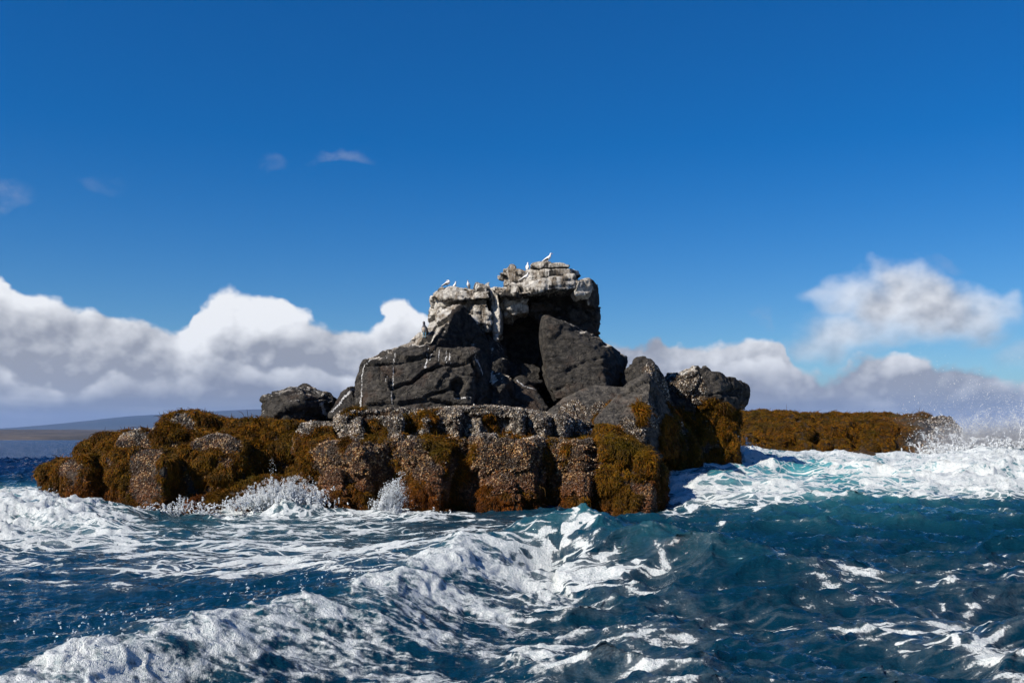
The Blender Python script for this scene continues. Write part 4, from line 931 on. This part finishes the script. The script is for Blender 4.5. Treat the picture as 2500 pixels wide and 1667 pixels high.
# ------------------------------------------------------------------ far land and the air
def land_material(name, a, b, c, sc_):
    m = new_mat(name); p = pos()
    n = noise(vmul(p, (1, 1, 6)), sc_, 6, .62); n2 = noise(vmul(p, (.5, 1, 6)), sc_ * 5, 4, .6)
    col = mixc(sstep(n, .36, .64), a, b); col = mixc(sstep(n2, .52, .7) * .7, col, c)
    return finish(m, col, .95, spec=.1)
M_HILL = land_material('hill_scrub', (0.030, 0.038, 0.034), (0.050, 0.052, 0.042), (0.04, .046, .03), .0006)
M_COAST = land_material('coast_scrub', (0.045, 0.040, 0.032), (0.085, 0.070, 0.055), (0.15, .12, .085), .004)
def build_land():
    # shield volcano
    Yc = 24000.0; nx, ny = 160, 40
    px = np.linspace(-1200, 1800, nx); X = (px - 1250) / F * Yc
    prof = np.interp(px, [-1200, -700, -200, 0, 60, 130, 250, 400, 520, 650, 800, 1000, 1300, 1600, 1800], [1070, 1066, 1056, 1047, 1045, 1041, 1027, 1012, 1004, 998, 996, 1000, 1025, 1052, 1066])
    Zt = (HZ - prof) / F * Yc
    s = np.linspace(-1, 1, ny); co = []
    for k in s:
        w = math.cos(k * math.pi / 2) ** 1.3
        co.append(np.stack([X, np.full(nx, Yc + k * 6000), Zt * w - 3], 1))
    co = np.concatenate(co); nn = fbm(co * np.array([1, 1, 0]), .0006, 5, 3, .55)
    co[:, 2] += nn * np.clip(co[:, 2], 0, 300) * .14
    i = np.arange(nx * ny).reshape(ny, nx); q = np.stack([i[:-1, :-1], i[:-1, 1:], i[1:, 1:], i[1:, :-1]], -1).reshape(-1, 4)
    o = mesh_np('hill', co, q, M_HILL); tag(o, 'broad hazy blue volcano slope far behind the sea on the left', kind='structure')
    # low coast
    Y0 = 4300.0; nx, ny = 260, 24; px = np.linspace(-1400, 1750, nx); co = []
    for k in range(ny):
        f = k / (ny - 1); Y = Y0 + f * 3300
        co.append(np.stack([(px - 1250) / F * Y, np.full(nx, Y), np.full(nx, 0.0)], 1))
    co = np.concatenate(co); f = (co[:, 1] - Y0) / 3300
    nn = fbm(co, .004, 5, 8); n3 = fbm(co, .02, 3, 2)
    co[:, 2] = -2 + 14 * sm(f, 0, .03) * (1 + .35 * n3) + 66 * f ** .8 + nn * 12 * f
    i = np.arange(nx * ny).reshape(ny, nx); q = np.stack([i[:-1, :-1], i[:-1, 1:], i[1:, 1:], i[1:, :-1]], -1).reshape(-1, 4)
    o = mesh_np('coast', co, q, M_COAST); tag(o, 'low scrubby brown shore across the water on the left', kind='structure')
build_land()
def build_haze():
    m = new_mat('air'); v = node('ShaderNodeVolumePrincipled')
    v.inputs['Color'].default_value = (0.30, 0.52, 1.0, 1); v.inputs['Density'].default_value = 2.1e-5; v.inputs['Anisotropy'].default_value = 0.0
    o = node('ShaderNodeOutputMaterial'); E.nt.links.new(v.outputs[0], o.inputs['Volume'])
    x0, x1, y0, y1, z0, z1 = -45000, 45000, -3000, 36000, -8, 900
    co = [(x, y, z) for x in (x0, x1) for y in (y0, y1) for z in (z0, z1)]
    q = [(0, 1, 3, 2), (4, 6, 7, 5), (0, 4, 5, 1), (2, 3, 7, 6), (0, 2, 6, 4), (1, 5, 7, 3)]
    h = mesh_np('haze', co, q, m, smooth=False); tag(h, 'thin blue sea haze over the far hill', kind='stuff')
build_haze()

# ------------------------------------------------------------------ spray
m = new_mat('spray_water')
b = node('ShaderNodeBsdfPrincipled'); b.inputs['Base Color'].default_value = (0.66, 0.69, 0.70, 1); b.inputs['Roughness'].default_value = 0.35
o_ = node('ShaderNodeOutputMaterial'); E.nt.links.new(b.outputs[0], o_.inputs[0]); M_SPRAY = m
DROP_TREE = point_tree('spray_drops', M_SPRAY, 'drop')
def sea_z(x, y):
    co, th, rr = SEA; r = math.hypot(x, y); a = math.atan2(x, y)
    return float(co[np.searchsorted(rr, r).clip(0, len(rr) - 1), np.searchsorted(th, a).clip(0, len(th) - 1), 2])
def jets(seed, src, n_jets, per, vel, spread, size, wind=(0.4, 0.2), t1=1.0, base=0.0, clump=14, sub=.32):
    """ragged ballistic streams: a few main throws, each of many sub-streams that shed drops along their arcs"""
    r = np.random.default_rng(seed); out = []; rad = []
    src = np.array(src); mains = []
    for j in range(max(2, n_jets // clump)):
        k = r.random() * (len(src) - 1); i = min(int(k), len(src) - 2)
        mains.append((src[i] + (src[i + 1] - src[i]) * (k - i), np.array(vel) * (0.22 + 0.85 * r.random() ** 1.6) + r.normal(size=3) * spread))
    for j in range(n_jets):
        pm, vm = mains[r.integers(len(mains))]
        p0 = pm + r.normal(size=3) * (base + .08) * np.array([1, .6, .4]); v0 = vm * (0.45 + .6 * r.random()) + r.normal(size=3) * spread * sub
        v0[2] = max(v0[2], .5)
        tf = v0[2] / 4.9 * (0.5 + 0.5 * r.random()) * t1
        n = int(per * (0.3 + 1.2 * r.random() ** 2)); tt = tf * r.random(n) ** 0.85
        lag = r.normal(size=(n, 3)) * (0.012 + 0.05 * tt[:, None] ** 1.5) * np.linalg.norm(v0) * .35
        p = p0 + v0 * tt[:, None] + lag; p[:, 2] -= 4.9 * tt ** 2; p[:, 0] += wind[0] * tt ** 2; p[:, 1] += wind[1] * tt ** 2
        out.append(p); rad.append(size * (0.22 + 0.9 * r.random(n) ** 4) * (1.2 - 0.65 * tt / max(tf, .1)))
    return np.concatenate(out), np.concatenate(rad)
def spray(name, label, sets, cat='spray'):
    co = np.concatenate([a for a, _ in sets]); rad = np.concatenate([b for _, b in sets])
    o = points_np(name, co, rad, M_SPRAY, DROP_TREE)
    tag(o, label, None, None, 'stuff')
def L3(*pts): return [np.array(P(*p)) for p in pts]
spray('spray', 'splash fanning up the weedy rock left of centre',
      [jets(1, L3((600, 1235, 29.8), (700, 1222, 29.9), (780, 1225, 30.3)), 1300, 190, (-.2, .2, 3.1), .45, .012, base=.22, clump=16),
       jets(2, L3((640, 1225, 29.8), (690, 1215, 29.9)), 60, 70, (-.5, .2, 5.0), .6, .014),
       jets(3, L3((560, 1235, 29.6), (430, 1250, 29.6), (300, 1255, 29.8)), 260, 80, (0, .1, 2.2), .5, .015, base=.12)])
spray('spray', 'narrow spout of white water thrown up between two barnacled blocks',
      [jets(4, L3((915, 1268, 30.1), (965, 1268, 30.1)), 420, 190, (0.12, 0.1, 4.6), .34, .015, base=.05, clump=24),
       jets(5, L3((960, 1266, 30.2), (1100, 1266, 30.3)), 300, 110, (.1, .1, 2.0), .4, .014, base=.12)])
spray('spray', 'spray leaping off the foam mound beside the leftmost rock',
      [jets(6, L3((-40, 1260, 28), (120, 1250, 28.5), (300, 1262, 29)), 420, 90, (.2, 0, 2.5), .5, .015, base=.2)])
spray('spray', 'tall cloud of fine spray bursting past the end of the weedy shelf',
      [jets(7, L3((2330, 1125, 63), (2420, 1115, 62), (2560, 1112, 61), (2800, 1112, 61)), 2200, 150, (.0, .1, 6.6), .9, .026, base=.6, wind=(-.8, .2), clump=5, sub=1.0),
       jets(8, L3((2360, 1120, 63), (2450, 1112, 62), (2750, 1110, 61)), 900, 110, (-.3, .1, 9.6), 1.2, .020, base=.6, wind=(-1.2, .2), clump=4, sub=1.0),
       jets(9, L3((2270, 1132, 58), (2400, 1125, 57), (2750, 1120, 56)), 2200, 150, (-.1, .2, 4.6), .7, .030, base=.6, wind=(-.5, .2), clump=5, sub=1.0)])
spray('spray', 'drops and rags of foam tossed at the foot of the right-hand boulders',
      [jets(10, L3((1690, 1115, 42), (1760, 1098, 43.5), (1830, 1095, 46)), 300, 90, (-.1, .2, 3.4), .6, .020, base=.2)])
spray('spray', 'drops thrown from the breaking crest in the foreground',
      [jets(11, [np.array([*S(x, y, .5), .52]) for x, y in ((150, 1556), (400, 1503), (640, 1446), (880, 1392), (1090, 1312), (1420, 1262))], 260, 22, (.25, -.3, 1.0), .30, .0055, base=.14)])

def build_mist():
    m = new_mat('spray_mist'); p = pos(); x, y, z = sep(p)
    n = noise(p, .55, 4, .55); n2 = noise(p, 1.8, 3, .6)
    X0 = P(2380, 1073, 60)[0]
    den = sstep(z, 4.6, .8) * sstep(x, X0 - 5.0, X0 + 2.5) * sstep(y, 66.5, 63.5) * sstep(y, 56.0, 58.5)
    den = den * sstep(n * .75 + n2 * .25 + sstep(z, 3.5, .8) * .18, .46, .72) * 1.1
    v = node('ShaderNodeVolumePrincipled'); v.inputs['Color'].default_value = (.96, .97, .98, 1); setin(v.inputs['Density'], den); v.inputs['Anisotropy'].default_value = .2
    o = node('ShaderNodeOutputMaterial'); E.nt.links.new(v.outputs[0], o.inputs['Volume'])
    xa, xb = X0 - 5.2, X0 + 14
    co, q = remesh([[(a, b_, c_) for a in (xa, xb) for b_ in (56, 66.5) for c_ in (.3, 4.7)]], .8)
    o = mesh_np('spray_mist', co, q, m, smooth=False); tag(o, 'soft white mist of the wave bursting at the end of the shelf', kind='stuff')
build_mist()

# ------------------------------------------------------------------ sea birds
def plain(name, col, rough=.7):
    m = new_mat(name); p = E(node('ShaderNodeTexCoord').outputs['Object'])
    n = noise(p, 24, 3, .6); return finish(m, mixc(n * .35, col, tuple(c * .6 for c in col)), rough, n, .2, .01, spec=.2)
M_WHITE = plain('white_plumage', (.78, .77, .74)); M_DARK = plain('dark_plumage', (.035, .03, .028)); M_BILL = plain('bill', (.62, .30, .16), .4); M_MASK = plain('face_skin', (.02, .02, .022), .4)
M_LEG = plain('leg_skin', (.22, .22, .19), .5); M_EYE = plain('eye', (.012, .011, .01), .15); M_BLUE = plain('blue_leg_skin', (.10, .30, .42), .5); M_PALEBILL = plain('pale_bill', (.62, .60, .55), .4)
M_TAN = plain('tan_plumage', (.46, .39, .32)); M_HEAD_SHADE = plain('shaded_head_plumage', (.085, .085, .10)); M_BROWN = plain('brown_plumage', (.07, .052, .042))
def loft(spine, nseg=12, flat=None):
    """closed tube through (x, y, z, half width y, half thickness in the xz plane)"""
    s = np.array(spine, float); n = len(s); V = []; Fc = []
    for i in range(n):
        a = s[max(i - 1, 0), :3]; b = s[min(i + 1, n - 1), :3]; t = b - a; t /= np.linalg.norm(t)
        up = np.cross(t, (0, 1, 0)); up = up / max(np.linalg.norm(up), 1e-6); sd = np.cross(up, t)
        for k in range(nseg):
            an = 2 * math.pi * k / nseg
            V.append(s[i, :3] + sd * math.cos(an) * s[i, 3] + up * math.sin(an) * s[i, 4])
    loops, fl = [], []
    for i in range(n - 1):
        for k in range(nseg):
            a, b = i * nseg + k, i * nseg + (k + 1) % nseg
            loops += [a, b, b + nseg, a + nseg]; fl.append(4)
    loops += list(range(nseg - 1, -1, -1)); fl.append(nseg); loops += list(range((n - 1) * nseg, n * nseg)); fl.append(nseg)
    return np.array(V), np.array(loops), np.array(fl)
def fine(pts, n=26):
    return smooth_poly(pts, n)
def lpart(name, parent, spine, mat, nseg=10, sub=True):
    V, l, f = loft(fine(spine) if sub else spine, nseg)
    o = mesh_np(name, V, l, mat, None, None, True, f); o.parent = parent; return o
POSE = {
 'slant': dict(body=[(-.40, 0, .13, .015, .012), (-.30, 0, .18, .055, .040), (-.16, 0, .25, .095, .085), (-.02, 0, .32, .118, .112), (.08, 0, .40, .105, .105), (.135, 0, .49, .065, .070), (.155, 0, .57, .047, .052), (.175, 0, .63, .047, .048), (.205, 0, .640, .036, .038), (.232, 0, .635, .012, .016)],
               head=(.185, .635), bill=[(.215, 0, .637, .020, .022), (.28, 0, .626, .012, .013), (.345, 0, .612, .002, .003)], wing=[(.10, .105, .42, .012, .03), (.0, .125, .33, .016, .075), (-.16, .105, .24, .014, .075), (-.32, .060, .15, .010, .045), (-.47, .025, .08, .004, .012)],
               tail=[(-.30, 0, .17, .05, .016), (-.42, 0, .10, .045, .012), (-.52, 0, .055, .025, .006)], hip=(-.02, .24)),
 'upright': dict(body=[(-.19, 0, .09, .015, .012), (-.14, 0, .17, .060, .050), (-.07, 0, .27, .100, .092), (-.01, 0, .37, .112, .105), (.02, 0, .46, .085, .085), (.035, 0, .54, .052, .056), (.045, 0, .61, .047, .050), (.065, 0, .655, .046, .045), (.095, 0, .66, .034, .034), (.12, 0, .655, .012, .014)],
               head=(.08, .655), bill=[(.105, 0, .657, .020, .021), (.165, 0, .645, .012, .013), (.235, 0, .63, .002, .003)], wing=[(.02, .095, .46, .012, .03), (-.05, .118, .36, .016, .07), (-.13, .10, .24, .014, .065), (-.20, .06, .13, .010, .04), (-.25, .03, .05, .004, .012)],
               tail=[(-.14, 0, .15, .045, .016), (-.21, 0, .07, .04, .012), (-.25, 0, .02, .022, .006)], hip=(-.02, .24)),
 'tucked': dict(body=[(-.36, 0, .14, .015, .012), (-.27, 0, .19, .060, .045), (-.14, 0, .26, .105, .095), (.0, 0, .31, .125, .125), (.10, 0, .37, .115, .115), (.13, 0, .45, .080, .078), (.09, 0, .51, .055, .055), (.03, 0, .515, .048, .046), (-.02, 0, .495, .034, .034), (-.05, 0, .475, .012, .014)],
               head=(.02, .515), bill=[(-.03, 0, .485, .018, .018), (-.09, 0, .445, .011, .011), (-.14, 0, .41, .002, .003)], wing=[(.11, .105, .40, .012, .03), (.0, .128, .33, .016, .075), (-.16, .108, .25, .014, .075), (-.32, .060, .16, .010, .045), (-.46, .025, .10, .004, .012)],
               tail=[(-.28, 0, .18, .05, .016), (-.40, 0, .12, .045, .012), (-.50, 0, .075, .025, .006)], hip=(-.02, .22))}
def bird(label, px, py, Y, scale, yaw, pose, style='white'):
    """yaw 0 faces right in the picture, 90 faces away from the camera, -90 faces it"""
    pz = POSE[pose]; loc = Vector(P(px, py, Y))
    hit = sc.ray_cast(DG, loc + Vector((0, 0, .45)), Vector((0, 0, -1)), distance=1.6)
    if hit[0]: loc.z = hit[1].z - 0.005
    t = empty('sea_bird', loc); t.rotation_euler = (0, 0, R(yaw)); t.scale = (scale,) * 3
    tag(t, label, 'bird', 'sea birds resting on the stack')
    dark = style == 'slate'
    body = lpart('body', t, pz['body'], M_TAN if dark else M_WHITE, 14)
    if dark:
        hd = [(x, y, z, w * 1.05 + .004, h * 1.05 + .004) for x, y, z, w, h in pz['body'][4:9]]
        lpart('shaded_head', t, hd, M_HEAD_SHADE, 12)  # blue shade lying on the head, put into its colour
    for s in (1, -1):
        w = lpart('wing', t, [(x, s * y, z, a, b) for x, y, z, a, b in pz['wing']], M_BROWN if dark else M_WHITE, 8)
        lpart('flight_feathers', w, [(x - .012, s * (y + .007), z - .032, a, b * .62) for x, y, z, a, b in pz['wing'][1:]], M_DARK, 8)
        hx, hz = pz['hip']
        lpart('leg', t, [(hx, s * .05, hz, .022, .022), (hx + .01, s * .052, .10, .013, .013), (hx + .005, s * .055, .012, .011, .011)], M_BLUE if dark else M_LEG, 7)
        V = [(hx - .02, s * .055, .0), (hx + .085, s * .055 + .035, .0), (hx + .095, s * .055, .0), (hx + .085, s * .055 - .035, .0)]
        V = V + [(x, y, .014) for x, y, _ in V]
        o = mesh_np('foot', V, [(3, 2, 1, 0), (4, 5, 6, 7), (0, 1, 5, 4), (1, 2, 6, 5), (2, 3, 7, 6), (3, 0, 4, 7)], M_BLUE if dark else M_LEG, smooth=False); o.parent = t
        ex, ez = pz['head']; k = -1 if pose == 'tucked' else 1
        lpart('eye', t, [(ex + k * .012, s * .041, ez + .012, .003, .004), (ex + k * .018, s * .043, ez + .012, .006, .008), (ex + k * .024, s * .041, ez + .012, .003, .004)], M_EYE, 6, False)
    bl = lpart('bill', t, pz['bill'], M_PALEBILL if dark else M_BILL, 8)
    b0 = pz['bill'][0]; b1 = pz['body'][-2]
    lpart('face_mask', t, [(b1[0] * .7 + b0[0] * .3, 0, b1[2], b1[3] * 1.0, b1[4] * 1.0), (b0[0], 0, b0[2], .024, .026), (b0[0] * .8 + pz['bill'][1][0] * .2, 0, b0[2] - .004, .019, .02)], M_MASK, 10, False)
    lpart('tail', t, pz['tail'], M_DARK, 8)
    return t
bpy.context.view_layer.update(); DG = bpy.context.evaluated_depsgraph_get()
bird('white bird with dark wing edge and orange bill standing on the very top slab', 1338, 640, 38.9, .60, 0, 'slant')
bird('hunched white bird with its head tucked in, leftmost of the three on the left ledge', 1092, 700, 38.9, .52, 10, 'tucked')
bird('white bird looking right with raised head, middle of the three on the left ledge', 1111, 700, 38.7, .44, 35, 'upright')
bird('upright white bird facing the sea, rightmost of the three on the left ledge', 1143, 700, 38.6, .48, -115, 'upright')
bird('white bird seen from behind between the knobbed rock and the top slab', 1288, 657, 39.2, .54, 75, 'upright')
bird('white bird crouched on the ledge beneath the top slabs', 1283, 684, 37.95, .52, 5, 'slant')
bird('white bird mostly hidden behind the right end of the top slab', 1398, 657, 39.6, .50, 20, 'tucked')
bird('tan-breasted bird with its head in shade, standing on the guano slope of the dark boulders', 1036, 843, 36.15, .82, -105, 'upright', 'slate')
